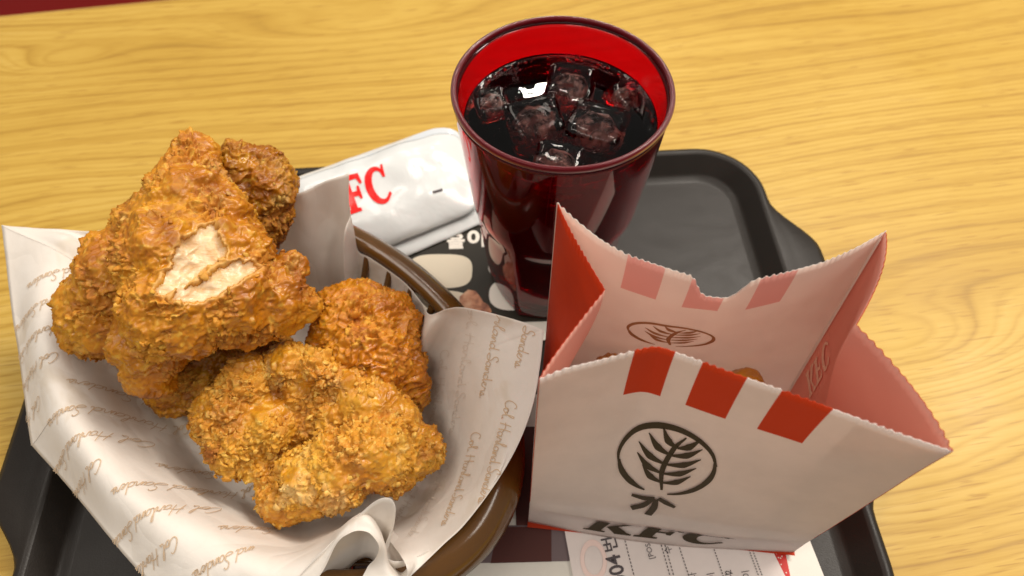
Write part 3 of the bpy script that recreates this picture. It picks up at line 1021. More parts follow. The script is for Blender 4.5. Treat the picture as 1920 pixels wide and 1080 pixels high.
# cursive strokes -------------------------------------------------------
GLYPH = {
 'C': ([[(1.3, 2.2), (1.0, 2.5), (.5, 2.2), (.1, 1.3), (.1, .5), (.5, 0), (1.1, .15), (1.5, .6)]], 1.4),
 'o': ([[(0, .5), (.2, .95), (.5, 1), (.8, .7), (.7, .2), (.35, 0), (.1, .3), (.4, .9), (1.0, .9)]], 0.95),
 'l': ([[(0, .4), (.6, 1.6), (.75, 2.4), (.5, 2.4), (.35, 1.2), (.4, .2), (.7, 0), (.9, .3)]], .85),
 '.': ([[(0.1, 0.05), (.16, .1), (.2, .02), (.1, 0.0)]], .45),
 ' ': ([], .55),
 'H': ([[(.5, 2.4), (.3, 1.2), (0.1, 0)], [(1.5, 2.5), (1.3, 1.2), (1.2, 0)], [(0, 1.1), (.7, 1.3), (1.3, 1.2), (1.7, .9)]], 1.65),
 'a': ([[(.8, .9), (.4, 1), (.05, .6), (.1, .1), (.5, 0), (.8, .5), (.9, .95), (.85, .3), (1, 0), (1.2, .3)]], 1.1),
 'r': ([[(0, .2), (.3, .9), (.4, 1.1), (.5, .85), (.8, .9), (.75, .3), (.9, 0), (1.1, .3)]], .95),
 'n': ([[(0, .2), (.2, .9), (.2, 0), (.5, .8), (.8, .95), (.85, .2), (1, 0), (1.25, .3)]], 1.1),
 'd': ([[(.8, .9), (.4, 1), (.05, .6), (.1, .1), (.5, 0), (.8, .5), (1.05, 2.3), (.85, .3), (1.05, 0), (1.2, .3)]], 1.15),
 'S': ([[(1.5, 2.2), (1.2, 2.6), (.7, 2.3), (.7, 1.6), (1.2, 1.0), (1.1, .2), (.5, -.1), (0, .3), (.6, .5), (1.4, .4)]], 1.45),
 'e': ([[(0, .3), (.5, .6), (.7, .9), (.45, 1), (.2, .6), (.3, .1), (.6, 0), (.9, .3)]], .85),
 's': ([[(0, .2), (.4, 1), (.5, .6), (.6, .2), (.3, 0), (.1, .15), (.7, .1), (1, .3)]], .9)}

def script_strokes(text):
    out, x = [], 0
    for ch in text:
        st, w = GLYPH[ch]
        for s in st:
            q = catmull(s, 4 * len(s))
            q[:, 0] += x + 0.22 * q[:, 1]
            out.append(q)
        x += w
    return out, x

SIG, SIGW = script_strokes('Col. Harland Sanders')

def drape(pts2, width, lift=0.00045, gate=None, maxjump=0.004):
    """ribbons laid on the liner below a plan polyline; returns verts, faces"""
    hits = []
    for p in pts2:
        h, nrm, i, d = LINER_BVH.ray_cast(Vector((p[0], p[1], 0.2)), Vector((0, 0, -1)))
        if h is None or (gate and not gate(h)):
            hits.append(None)
        else:
            if nrm.z < 0:
                nrm = -nrm
            hits.append((h + nrm * lift, nrm))
    V, Fc = [], []
    prev = None
    for a, b in zip(hits[:-1], hits[1:]):
        if a is None or b is None or (a[0] - b[0]).length > maxjump:
            continue
        d = (b[0] - a[0])
        if d.length < 1e-7:
            continue
        s = d.normalized().cross(a[1]) * width * 0.5
        e = d.normalized() * width * 0.3
        i = len(V)
        V += [a[0] - s - e, b[0] - s + e, b[0] + s + e, a[0] + s - e]
        Fc.append((i, i + 3, i + 2, i + 1) if False else (i, i + 1, i + 2, i + 3))
    return V, Fc

def build_signatures():
    def rows(origin, dirp, size, pitch_along, line_step, shift, n_lines, n_rep, gate, mat, start=0, width=0.00036):
        u = np.array(dirp) / np.linalg.norm(dirp)
        w = np.array([-u[1], u[0]])
        sc = size
        for li in range(start, n_lines):
            for rp in range(-n_rep, n_rep + 1):
                o = np.array(origin) + li * (line_step * w + shift * u) + rp * pitch_along * u
                V, Fc = [], []
                for s in SIG:
                    pts = [o + q[0] * sc * u + q[1] * sc * w for q in s]
                    v, f = drape(pts, width, gate=gate)
                    b = len(V)
                    V += v
                    Fc += [tuple(i + b for i in q) for q in f]
                if len(Fc) > 90:
                    mesh_obj('signature', V, Fc, mat, liner, False)
    # left side of the sheet: lines run to the lower left
    a, b = P(368, 1010, 0.046)[:2], P(278, 1060, 0.046)[:2]
    a = P(368, 1027, 0.046)[:2]
    b = P(278, 1068, 0.046)[:2]
    cx = BK['c']
    def left(h):
        return h.x < -0.105 - (h.y - 0.10) * 0.15 and h.z > 0.0
    L = 0.043
    rows(a, (b - a), L / SIGW, 0.056, -0.0150, -0.0115, 11, 3, left, M['sign_ink'], -3)
    # right flap: lines run down the flap
    a, b = P(884, 800, 0.055)[:2], P(838, 945, 0.055)[:2]
    def right(h):
        return h.x > -0.062 and h.y > 0.075
    rows(a, (b - a), L / SIGW, 0.056, -0.0135, 0.009, 1, 2, right, M['sign_ink'], -3)
    rows(a, (b - a), L / SIGW, 0.056, -0.0135, 0.009, 5, 2, right, M['faint_ink'], 1)
build_signatures()

# ------------------------------------------------------------------ chicken
def chicken(label, blobs, mat, k, lump=(2.2, 1.1, 0.55), vox=0.00065, crumbs=900, flaky=0.7, carve=None, fine=2.4, dry=0.0, folds=1.9):
    bm = bmesh.new()
    cs = []
    for (px, py, z, r) in blobs:
        p = P(px, py, z)
        rr = r * depth(p) / FPX
        cs.append((p, rr))
        m = Matrix.Translation(p)
        bmesh.ops.create_icosphere(bm, subdivisions=3, radius=rr, matrix=m)
    me = bpy.data.meshes.new('tmp'); bm.to_mesh(me); bm.free()
    tmp = bpy.data.objects.new('tmp', me)
    C.objects.link(tmp)
    md = tmp.modifiers.new('r', 'REMESH'); md.mode = 'VOXEL'; md.voxel_size = vox
    sm = tmp.modifiers.new('s', 'SMOOTH'); sm.iterations = 80; sm.factor = 0.5
    dg = bpy.context.evaluated_depsgraph_get()
    ev = tmp.evaluated_get(dg)
    m2 = bpy.data.meshes.new_from_object(ev)
    bpy.data.objects.remove(tmp)
    n = len(m2.vertices)
    co = np.empty(n * 3); m2.vertices.foreach_get('co', co); co = co.reshape(-1, 3)
    nm = np.empty(n * 3); m2.vertex_normals.foreach_get('vector', nm); nm = nm.reshape(-1, 3)
    p = co * 1000.0
    # large uneven swellings
    d = 2.2 * vnoise(p / 16 + k, k) + 1.3 * vnoise(p / 8 + k, k + 11)
    wv = np.stack([vnoise(p / 5, k + 20 + i) for i in range(3)], 1)
    wf = np.stack([vnoise(p / 1.9, k + 25 + i) for i in range(3)], 1)
    pw = p + 3.0 * wv + 0.7 * wf
    amt = smoothstep(-0.10, 0.40, dry + vnoise(p / 15, k + 40) + 0.3 * vnoise(p / 5, k + 41))
    fold = np.clip(1 - 1.7 * np.abs(vnoise((p + 5 * np.stack([vnoise(p / 9, k + 90 + i) for i in range(3)], 1)) / 13, k + 95)), 0, 1) ** 1.6
    d += folds * (fold - 0.35)
    # broken plates of batter with creases between them
    f1, f2, cid = worley(pw / np.array([5.6, 4.4, 4.4]), k + 30)
    edge = smoothstep(0.0, 0.30, f2 - f1)
    d += lump[0] * (0.20 + 0.80 * amt) * (edge * (0.30 + 0.95 * cid) - 0.5)
    f1, f2, cid = worley((p + 1.6 * wv + 0.5 * wf) / fine, k + 50)
    edge = smoothstep(0.0, 0.38, f2 - f1)
    sel = smoothstep(0.35, 0.6, cid)
    d += lump[1] * (0.10 + 0.90 * amt) * (edge * (0.15 + 1.0 * sel) - 0.4)
    # stringy flakes
    pf = pw @ np.array([[0.8, -0.6, 0], [0.6, 0.8, 0], [0, 0, 1]]) / np.array([9.0, 2.6, 3.4])
    d += flaky * (0.5 - np.abs(vnoise(pf, k + 60)) * 1.8)
    # thin crisp ridges
    rg = np.clip(1 - 2.2 * np.abs(vnoise((p + 2.0 * wv) / 5.5, k + 62)), 0, 1) ** 3
    d += 1.5 * rg * smoothstep(-0.1, 0.5, vnoise(p / 11 + 9, k + 63))
    d += lump[2] * vnoise(p / 1.5, k + 70) * (0.25 + 0.75 * amt)
    flake = np.clip(0.55 * cid + 0.45 * (0.5 + vnoise(p / 2.0, k + 71)), 0, 1)
    bare = np.zeros(n)
    pale = np.zeros(n)
    if carve is not None:
        pr = co - np.array([0, 0, CAM_H])
        dd = pr[:, 1] * math.cos(PITCH) - pr[:, 2] * math.sin(PITCH)
        sx = 960 + FPX * pr[:, 0] / dd
        sy = 540 - FPX * (pr[:, 1] * math.sin(PITCH) + pr[:, 2] * math.cos(PITCH)) / dd
        sx = sx + 5 * vnoise(p / 3.0, 881) + 3 * vnoise(p / 1.2, 883)
        sy = sy + 5 * vnoise(p / 3.0, 882) + 3 * vnoise(p / 1.2, 884)
        facing = (nm * (np.array([0, 0, CAM_H]) - co)).sum(1) > 0
        for poly in carve:
            q = np.array(poly, float)
            ins = np.zeros(n, bool)
            for a, b in zip(q, np.roll(q, -1, 0)):
                cr = (a[1] > sy) != (b[1] > sy)
                xx = (b[0] - a[0]) * (sy - a[1]) / (b[1] - a[1] + 1e-9) + a[0]
                ins ^= cr & (sx < xx)
            bare[ins & facing] = 1
        ed = np.empty(len(m2.edges) * 2, int); m2.edges.foreach_get('vertices', ed); ed = ed.reshape(-1, 2)
        soft = bare.copy()
        deg = np.bincount(ed.ravel(), minlength=n).astype(float)
        for _ in range(14):
            acc = np.bincount(ed[:, 0], soft[ed[:, 1]], n) + np.bincount(ed[:, 1], soft[ed[:, 0]], n)
            soft = 0.4 * soft + 0.6 * acc / np.maximum(deg, 1)
        fibre = 0.32 * vnoise(np.c_[p[:, 0] * .22 + p[:, 1] * .14, p[:, 1] * .65 - p[:, 0] * .9, p[:, 2] * .3], 77)
        pale0 = smoothstep(0.03, 0.4, soft)
        lumpy = 1.0 * vnoise(p / 7, 91) + fibre + 0.14 * vnoise(p / 2.2, 92) + 0.9 * (1 - np.abs(vnoise(p / 6 + 4, 93)) * 2)
        d = np.where(bare > 0.5, lumpy - 2.6 * soft + 0.6, d * (1 - 0.5 * pale0) + 0.9 * smoothstep(0.02, 0.30, soft))
        flake = np.where(bare > 0.5, soft, flake)
        pale = np.where(bare > 0.5, 0, smoothstep(0.03, 0.4, soft))
    co2 = co + nm * (d / 1000.0)[:, None]
    tg = np.stack([vnoise(p / 2.4, k + 80 + i) for i in range(3)], 1)
    co2 += tg * (0.0009 * amt * (1 - bare))[:, None]
    co2[:, 2] = np.maximum(co2[:, 2], 0.0135)
    m2.vertices.foreach_set('co', co2.ravel())
    m2.update()
    meat_mesh = None
    if carve is not None:
        polys = [tuple(q.vertices) for q in m2.polygons]
        inside = [all(bare[i] > 0.5 for i in q) for q in polys]
        def submesh(name, keep):
            used = sorted({i for q, f in zip(polys, inside) if f == keep for i in q})
            mp = {a: b for b, a in enumerate(used)}
            me = bpy.data.meshes.new(name)
            me.from_pydata([tuple(co2[i]) for i in used], [], [tuple(mp[i] for i in q) for q, f in zip(polys, inside) if f == keep])
            me.update()
            for an, av in (('flake', flake), ('crag', amt), ('pale', pale)):
                me.attributes.new(an, 'FLOAT', 'POINT').data.foreach_set('value', av[used].astype(np.float32))
            return me
        meat_mesh = submesh('white_meat', True)
        full_polys = polys
        m2 = submesh('crust', False)
    if carve is None:
        for an, av in (('flake', flake), ('crag', amt), ('pale', pale)):
            m2.attributes.new(an, 'FLOAT', 'POINT').data.foreach_set('value', av.astype(np.float32))
    m2.shade_smooth()
    m2.materials.clear(); m2.materials.append(mat)
    m2.name = 'crust'
    base = np.mean([c[0] for c in cs], 0)
    t = thing('fried_chicken', label, 'fried chicken', (base[0], base[1], 0.013), 'pieces of fried chicken in the basket')
    o = bpy.data.objects.new('crust', m2)
    C.objects.link(o)
    o.parent = t
    o.matrix_parent_inverse = Matrix.Translation(-t.location)
    if meat_mesh is not None:
        meat_mesh.shade_smooth()
        meat_mesh.materials.append(M['meat'])
        wm = bpy.data.objects.new('white_meat', meat_mesh)
        C.objects.link(wm)
        wm.parent = t
        wm.matrix_parent_inverse = Matrix.Translation(-t.location)
        wm['label'] = 'bare white meat where the crust is bitten off'
    # loose crumbs of batter stuck on the crust
    ico = bmesh.new(); bmesh.ops.create_icosphere(ico, subdivisions=2, radius=1)
    iv = np.array([v.co[:] for v in ico.verts]); ifc = [tuple(v.index for v in f.verts) for f in ico.faces]; ico.free()
    idx = rng.choice(n, min(crumbs, n), replace=False)
    VV, FF, FA = [], [], []
    for i in idx:
        if co2[i, 2] < 0.02 or bare[i] > 0.5 or rng.random() > 0.06 + 0.94 * amt[i]:
            continue
        nz = Vector(nm[i])
        q = nz.to_track_quat('Z', 'Y').to_matrix() @ Matrix.Rotation(rng.uniform(0, 6.28), 3, 'Z')
        s = 0.0003 + 0.0013 * rng.random() ** 3.0
        sc = np.array([s * rng.uniform(0.8, 1.6), s * rng.uniform(0.7, 1.3), s * rng.uniform(0.3, 0.7)])
        tilt = Matrix.Rotation(rng.normal() * 0.5, 3, 'X')
        v = (iv * (1 + 0.5 * vnoise(iv * 1.3 + rng.uniform(0, 90, 3), 3)[:, None] + 0.12 * rng.normal(size=(len(iv), 1)))) * sc
        v = v @ np.array(q @ tilt).T + co2[i]
        b = len(VV)
        VV += list(v)
        FA += [rng.random()] * len(v)
        FF += [tuple(a + b for a in f) for f in ifc]
    cr = mesh_obj('crumbs', VV, FF, mat, t)
    cr.data.attributes.new('flake', 'FLOAT', 'POINT').data.foreach_set('value', np.array(FA, np.float32))
    cr.data.attributes.new('crag', 'FLOAT', 'POINT').data.foreach_set('value', np.ones(len(VV), np.float32))
    cr['kind'] = 'stuff'
    return t

BREAST = [(362, 290, .113, 42), (358, 330, .110, 58), (362, 385, .106, 84), (400, 420, .104, 78), (300, 430, .100, 80), (330, 480, .102, 105), (430, 480, .100, 80), (250, 515, .088, 95), (205, 580, .077, 85), (165, 620, .068, 52), (330, 575, .095, 100), (430, 555, .092, 92), (520, 560, .085, 66), (563, 570, .082, 38), (285, 640, .078, 75), (275, 690, .070, 50), (300, 712, .064, 30), (470, 600, .082, 52), (545, 505, .090, 32), (160, 560, .074, 45)]
BEHIND = [(440, 312, .095, 48), (490, 312, .092, 42), (508, 350, .089, 46), (508, 395, .080, 44), (470, 390, .080, 58), (425, 292, .100, 24), (490, 430, .074, 38)]
MIDDLE = [(660, 600, .060, 68), (720, 610, .058, 68), (690, 570, .064, 40), (700, 660, .055, 80), (640, 640, .055, 58), (752, 655, .050, 40), (775, 735, .034, 32), (740, 690, .045, 58), (620, 590, .060, 38), (668, 548, .064, 22)]
UNDER = [(350, 690, .040, 72), (420, 650, .045, 68), (315, 742, .034, 38), (340, 755, .030, 32), (480, 640, .045, 58), (400, 715, .038, 58)]
WING = [(545, 690, .060, 46), (600, 700, .060, 48), (470, 722, .056, 56), (425, 780, .052, 60), (440, 830, .046, 60), (490, 860, .040, 46), (505, 800, .050, 52), (660, 722, .058, 46), (690, 762, .055, 56), (735, 800, .050, 58), (780, 840, .046, 52), (796, 850, .044, 40), (700, 850, .052, 76), (640, 880, .048, 74), (580, 905, .044, 66), (540, 935, .037, 50), (525, 925, .036, 44), (635, 775, .050, 48), (578, 738, .053, 44), (395, 795, .042, 40), (740, 878, .042, 54), (592, 795, .044, 48), (552, 850, .035, 44), (535, 748, .045, 46)]

BITE = [[(372, 430), (402, 418), (414, 445), (428, 474), (410, 490), (388, 502), (366, 520), (346, 538), (320, 550), (296, 556), (290, 540), (308, 520), (320, 496), (326, 468), (345, 446)],
        [(448, 486), (476, 490), (488, 502), (470, 520), (440, 532), (412, 552), (384, 566), (350, 570), (318, 560), (340, 540), (362, 534), (386, 520), (414, 500)]]
chicken('large golden brown chicken breast with a bitten patch of white meat, topmost in the basket', BREAST, M['crust_a'], 100, crumbs=1500, carve=BITE)
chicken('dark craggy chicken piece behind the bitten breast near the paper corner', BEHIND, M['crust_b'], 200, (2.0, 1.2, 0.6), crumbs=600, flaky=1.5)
chicken('orange ridged chicken piece behind the front wing, against the right paper flap', MIDDLE, M['crust_c'], 300, (1.6, 0.9, 0.5), crumbs=600, flaky=2.0)
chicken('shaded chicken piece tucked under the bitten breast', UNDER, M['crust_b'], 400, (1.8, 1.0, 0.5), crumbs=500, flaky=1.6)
chicken('light golden chicken wing lying in front on the paper beside the pleat', WING, M['crust_e'], 500, (1.7, 1.15, 0.6), crumbs=3000, fine=1.8, dry=0.32, folds=1.1)

# ------------------------------------------------------------------ cup
CUP = np.array([0.021, 0.232])
CZ0, CZ1 = 0.0084, 0.146
def cup_r(z):
    return 0.0335 + (0.0462 - 0.0335) * ((z - CZ0) / (CZ1 - CZ0)) ** 0.95
COLA_Z = 0.1275
def build_cup():
    t = thing('tumbler', 'red translucent plastic tumbler filled with iced cola', 'cup', (*CUP, CZ0))
    n = 144
    def facet(z, a):
        w = 1 - smoothstep(0.070, 0.078, np.array(z))
        k = math.pi / 6
        s = math.cos(k / 1) if False else 1
        aa = (a % (2 * k)) - k
        return 1 - w * (1 - math.cos(k) / math.cos(aa)) * 0.55
    outer = [(0.0, CZ0 + 0.002), (0.020, CZ0 + 0.002), (0.0305, CZ0 + 0.0016), (0.0322, CZ0), (0.0334, CZ0 + 0.0012)]
    zs = np.linspace(CZ0 + 0.004, CZ1 - 0.005, 26)
    outer += [(cup_r(z), z) for z in zs]
    outer += [(cup_r(CZ1 - 0.003), CZ1 - 0.0030), (cup_r(CZ1 - 0.003) - 0.0023, CZ1 - 0.0030)]
    inner = [(cup_r(z) - 0.0023, z) for z in zs[::-1] if z > CZ0 + 0.010]
    inner += [(0.0290, CZ0 + 0.0085), (0.026, CZ0 + 0.0075), (0.0, CZ0 + 0.0075)]
    prof = outer + inner
    v = []
    for (r, z) in prof:
        for i in range(n):
            a = 2 * math.pi * i / n
            fr = facet(z, a) if r > 0.03 else 1
            v.append((CUP[0] + r * fr * math.cos(a), CUP[1] + r * fr * math.sin(a), z))
    f = grid_faces(n, len(prof), True)
    mesh_obj('cup_body', v, f, M['cup'], t)
    rv = []
    zc, rc = CZ1 - 0.0006, cup_r(CZ1) - 0.0010
    for q in range(14):
        b = 2 * math.pi * q / 14
        for i in range(n):
            a = 2 * math.pi * i / n
            r = rc + 0.0013 * math.cos(b)
            rv.append((CUP[0] + r * math.cos(a), CUP[1] + r * math.sin(a), zc - 0.0006 + 0.0015 * math.sin(b)))
    rf = grid_faces(n, 14, True) + [(13 * n + i, 13 * n + (i + 1) % n, (i + 1) % n, i) for i in range(n)]
    mesh_obj('lip', rv, [tuple(reversed(x)) for x in rf], M['lip'], t)
    # the drink: a closed body with a meniscus
    d = thing('cola', 'dark cola with bubbles filling the red tumbler', 'drink', (*CUP, CZ0 + 0.008))
    gap = 0.0026
    prof = [(0.0, CZ0 + 0.0079)] + [(0.025, CZ0 + 0.0079), (0.0283, CZ0 + 0.0088)]
    prof += [(cup_r(z) - gap, z) for z in np.linspace(CZ0 + 0.012, COLA_Z, 22)]
    rt = cup_r(COLA_Z) - gap
    prof += [(rt - 0.0001, COLA_Z + 0.0012), (rt - 0.0008, COLA_Z + 0.0006), (rt - 0.0022, COLA_Z)]
    prof += [(rt * q, COLA_Z) for q in (0.85, 0.7, 0.55, 0.4, 0.25, 0.1)] + [(0.0, COLA_Z)]
    v = []
    for (r, z) in prof:
        for i in range(n):
            a = 2 * math.pi * i / n
            fr = facet(z, a) if 0.027 < r and z < 0.1 else 1
            v.append((CUP[0] + r * fr * math.cos(a), CUP[1] + r * fr * math.sin(a), z))
    v = np.array(v)
    s = (np.hypot(v[:, 0] - CUP[0], v[:, 1] - CUP[1]) < rt - 0.001) & (v[:, 2] > COLA_Z - 0.001)
    v[s, 2] += 0.00012 * vnoise(v[s] * 90, 33)
    mesh_obj('liquid', v, grid_faces(n, len(prof), True), M['cola'], d)
    # bubbles
    ico = bmesh.new(); bmesh.ops.create_icosphere(ico, subdivisions=2, radius=1)
    iv = np.array([q.co[:] for q in ico.verts]); ifc = [tuple(q.index for q in fc.verts) for fc in ico.faces]; ico.free()
    VV, FF = [], []
    def bub(x, y, z, r):
        b = len(VV)
        VV.extend(list(iv * r + np.array([x, y, z])))
        FF.extend([tuple(q + b for q in fc) for fc in ifc])
    for i in range(190):
        a = rng.uniform(0, 2 * math.pi)
        if rng.random() < 0.35:
            a = rng.choice([R(75), R(35), R(160), R(300), R(215)]) + rng.normal() * 0.18
        r = 0.00025 + 0.0009 * rng.random() ** 2.2
        rr = rt - r - 0.0004 - abs(rng.normal()) * 0.0012
        bub(CUP[0] + rr * math.cos(a), CUP[1] + rr * math.sin(a), COLA_Z + r * 0.4 + 0.0004, r)
    for i in range(80):
        cl = [(-0.016, 0.010), (0.012, 0.012), (0.020, -0.008), (-0.006, -0.016), (0.004, 0.002), (-0.026, -0.004), (0.024, 0.012), (0.014, -0.020)][i % 8]
        x, y = cl[0] + rng.normal() * 0.0035, cl[1] + rng.normal() * 0.0035
        if math.hypot(x, y) > rt - 0.002:
            continue
        r = 0.0002 + 0.0006 * rng.random() ** 2.5
        bub(CUP[0] + x, CUP[1] + y, COLA_Z + 0.0004, r)
    b = mesh_obj('bubbles', VV, FF, M['bubble'], d)
    b['kind'] = 'stuff'

def build_ice():
    spec = [  # offset x, y, top height above the cola, size, rotation, label
        (-0.0105, 0.0030, 0.0004, 0.0250, (0.07, -0.10, 0.22), 'clear ice cube with a pale cloudy edge left of centre in the cup'),
        (0.0155, -0.0015, 0.0008, 0.0260, (-0.09, 0.08, -0.35), 'large cloudy ice cube right of centre in the cup'),
        (0.0055, 0.0245, 0.0016, 0.0225, (0.10, 0.05, -0.18), 'ice cube at the far side of the cup catching a bar of light'),
        (-0.0020, -0.0230, 0.0004, 0.0215, (0.05, 0.08, -0.20), 'dark wet ice cube near the front wall of the cup'),
        (0.0300, 0.0170, 0.0010, 0.0150, (0.3, 0.2, 0.5), 'small ice cube against the right wall of the cup'),
        (-0.0300, 0.0130, 0.0004, 0.0150, (0.2, -0.2, 0.2), 'small ice cube against the left wall of the cup')]
    for (dx, dy, up, s, rot, lab) in spec:
        bm = bmesh.new()
        bmesh.ops.create_cube(bm, size=s)
        bmesh.ops.bevel(bm, geom=bm.edges[:], offset=s * 0.22, segments=5, affect='EDGES', profile=0.6)
        bmesh.ops.subdivide_edges(bm, edges=[e for e in bm.edges if e.calc_length() > s * 0.3], cuts=4, use_grid_fill=True)
        for v in bm.verts:
            k = vnoise(np.array([[*v.co]]) * 190 + dx * 900, 5)[0]
            v.co += v.co.normalized() * 0.0007 * k
            # dished top as moulded ice has
            if v.co.z > s * 0.35:
                v.co.z -= 0.0012 * max(0, 1 - (v.co.xy.length / (s * 0.45)) ** 2)
        me = bpy.data.meshes.new('ice_cube'); bm.to_mesh(me); bm.free()
        me.shade_smooth(); me.materials.append(M['ice'])
        o = bpy.data.objects.new('ice_cube', me)
        C.objects.link(o)
        o.location = (CUP[0] + dx, CUP[1] + dy, COLA_Z + up - s * 0.46)
        o.rotation_euler = rot
        tag(o, lab, 'ice cube', 'ice cubes in the cola')
        bm = bmesh.new()
        bmesh.ops.create_icosphere(bm, subdivisions=3, radius=s * 0.36)
        for v in bm.verts:
            v.co.z = v.co.z * 0.75
            v.co *= 1 + 0.25 * vnoise(np.array([[*v.co]]) * 300 + dx * 500, 9)[0]
        me = bpy.data.meshes.new('cloudy_core'); bm.to_mesh(me); bm.free()
        me.shade_smooth(); me.materials.append(M['cloudy'])
        q = bpy.data.objects.new('cloudy_core', me)
        C.objects.link(q); q.parent = o
        q.location = (0, 0, s * 0.08)
build_cup()
build_ice()

# ------------------------------------------------------------------ paper bag
BZ0, BZ1 = 0.0092, 0.150
FLb, FRb = np.array([.0075, .091, BZ0]), np.array([.128, .0777, BZ0])
BLb, BRb = np.array([.0152, .1606, BZ0]), np.array([.1357, .1473, BZ0])
FLt, FRt = P(1010, 712, BZ1), P(1786, 846, BZ1)
BLt, BRt = P(1045, 380, BZ1), P(1661, 433, BZ1)

def edge_pt(a, b, v):
    return a * (1 - v) + b * v

def bow_table(us, bs):
    x = np.linspace(0, 1, 241)
    y = np.interp(x, us, bs)
    k = np.exp(-(np.arange(-14, 15) / 6.0) ** 2)
    k /= k.sum()
    y2 = np.convolve(np.r_[-y[14:0:-1], y, -y[-2:-16:-1]], k, 'valid')
    return x, y2
BOW_F = bow_table([0, .064, .155, .219, .296, .374, .503, .606, .683, .76, .889, 1], [0, .0055, .0105, .0143, .0185, .0163, .0128, .0105, .0085, .0062, .0027, 0])
BOW_B = bow_table([0, .05, .138, .219, .4, .57, .706, .80, .90, 1], [0, .006, .0147, .020, .0265, .0265, .0202, .0156, .0086, 0])

def front(u, v):
    l, r = edge_pt(FLb, FLt, v), edge_pt(FRb, FRt, v)
    p = l * (1 - u) + r * u
    s = smoothstep(0.10, 1.0, np.array(v))
    bow = s * float(np.interp(u, BOW_F[0], BOW_F[1]))
    bow += -0.0030 * max(0.0, 1 - abs(v - 0.17 + 0.02 * u) / 0.045) * math.sin(math.pi * u) ** 0.6
    bow += -0.0035 * math.exp(-((v - 0.02) / 0.06) ** 2) * math.sin(math.pi * u)
    return p + np.array([0.11, 0.994, 0]) * bow

def back(u, v):
    l, r = edge_pt(BLb, BLt, v), edge_pt(BRb, BRt, v)
    p = l * (1 - u) + r * u
    s = smoothstep(0.10, 1.0, np.array(v))
    bow = s * float(np.interp(u, BOW_B[0], BOW_B[1]))
    return p - np.array([0.11, 0.994, 0]) * bow

def side(right):
    def g(u, v):
        fb, ft, bb, bt = (FRb, FRt, BRb, BRt) if right else (FLb, FLt, BLb, BLt)
        l, r = edge_pt(fb, ft, v), edge_pt(bb, bt, v)
        p = l * (1 - u) + r * u
        s = smoothstep(0.22, 1.0, np.array(v))
        amp = 0.0185 if right else 0.0185
        tri = (1 - abs(2 * u - 1)) 
        rounded = math.sin(math.pi * u)
        bow = amp * s * (tri ** (1.55 if right else 1.15))
        return p + np.array([(-0.994 if right else 0.994), 0.11 * (1 if right else -1), 0]) * bow
    return g

def build_panel(name, fn, nu, nv, vtop, mats, parent, flip=False, thick=0.00028):
    V, UV = [], []
    for j in range(nv):
        for i in range(nu):
            u = i / (nu - 1)
            v = vtop(u) * (j / (nv - 1))
            V.append(fn(u, v)); UV.append((u, v))
    V = np.array(V)
    V[:, 1] += 0.0006 * vnoise(V * 28, 15)
    f = grid_faces(nu, nv)
    if flip:
        f = [tuple(reversed(q)) for q in f]
    o = mesh_obj(name, V, f, None, parent, True, mats)
    uvl = o.data.uv_layers.new(name='UVMap')
    for lp in o.data.loops:
        uvl.data[lp.index].uv = UV[lp.vertex_index]
    sm = o.modifiers.new('thickness', 'SOLIDIFY')
    sm.thickness = thick
    sm.offset = -1
    sm.material_offset = 1
    sm.use_rim = True
    return o

def scallop(u, width, period=0.0026, amp=0.0036):
    w = u * width / period
    return 1 + amp * (0.75 + 0.4 * math.sin(w * 0.61 + 1)) * math.sin(2 * math.pi * (w + 0.12 * math.sin(w * 0.9)))

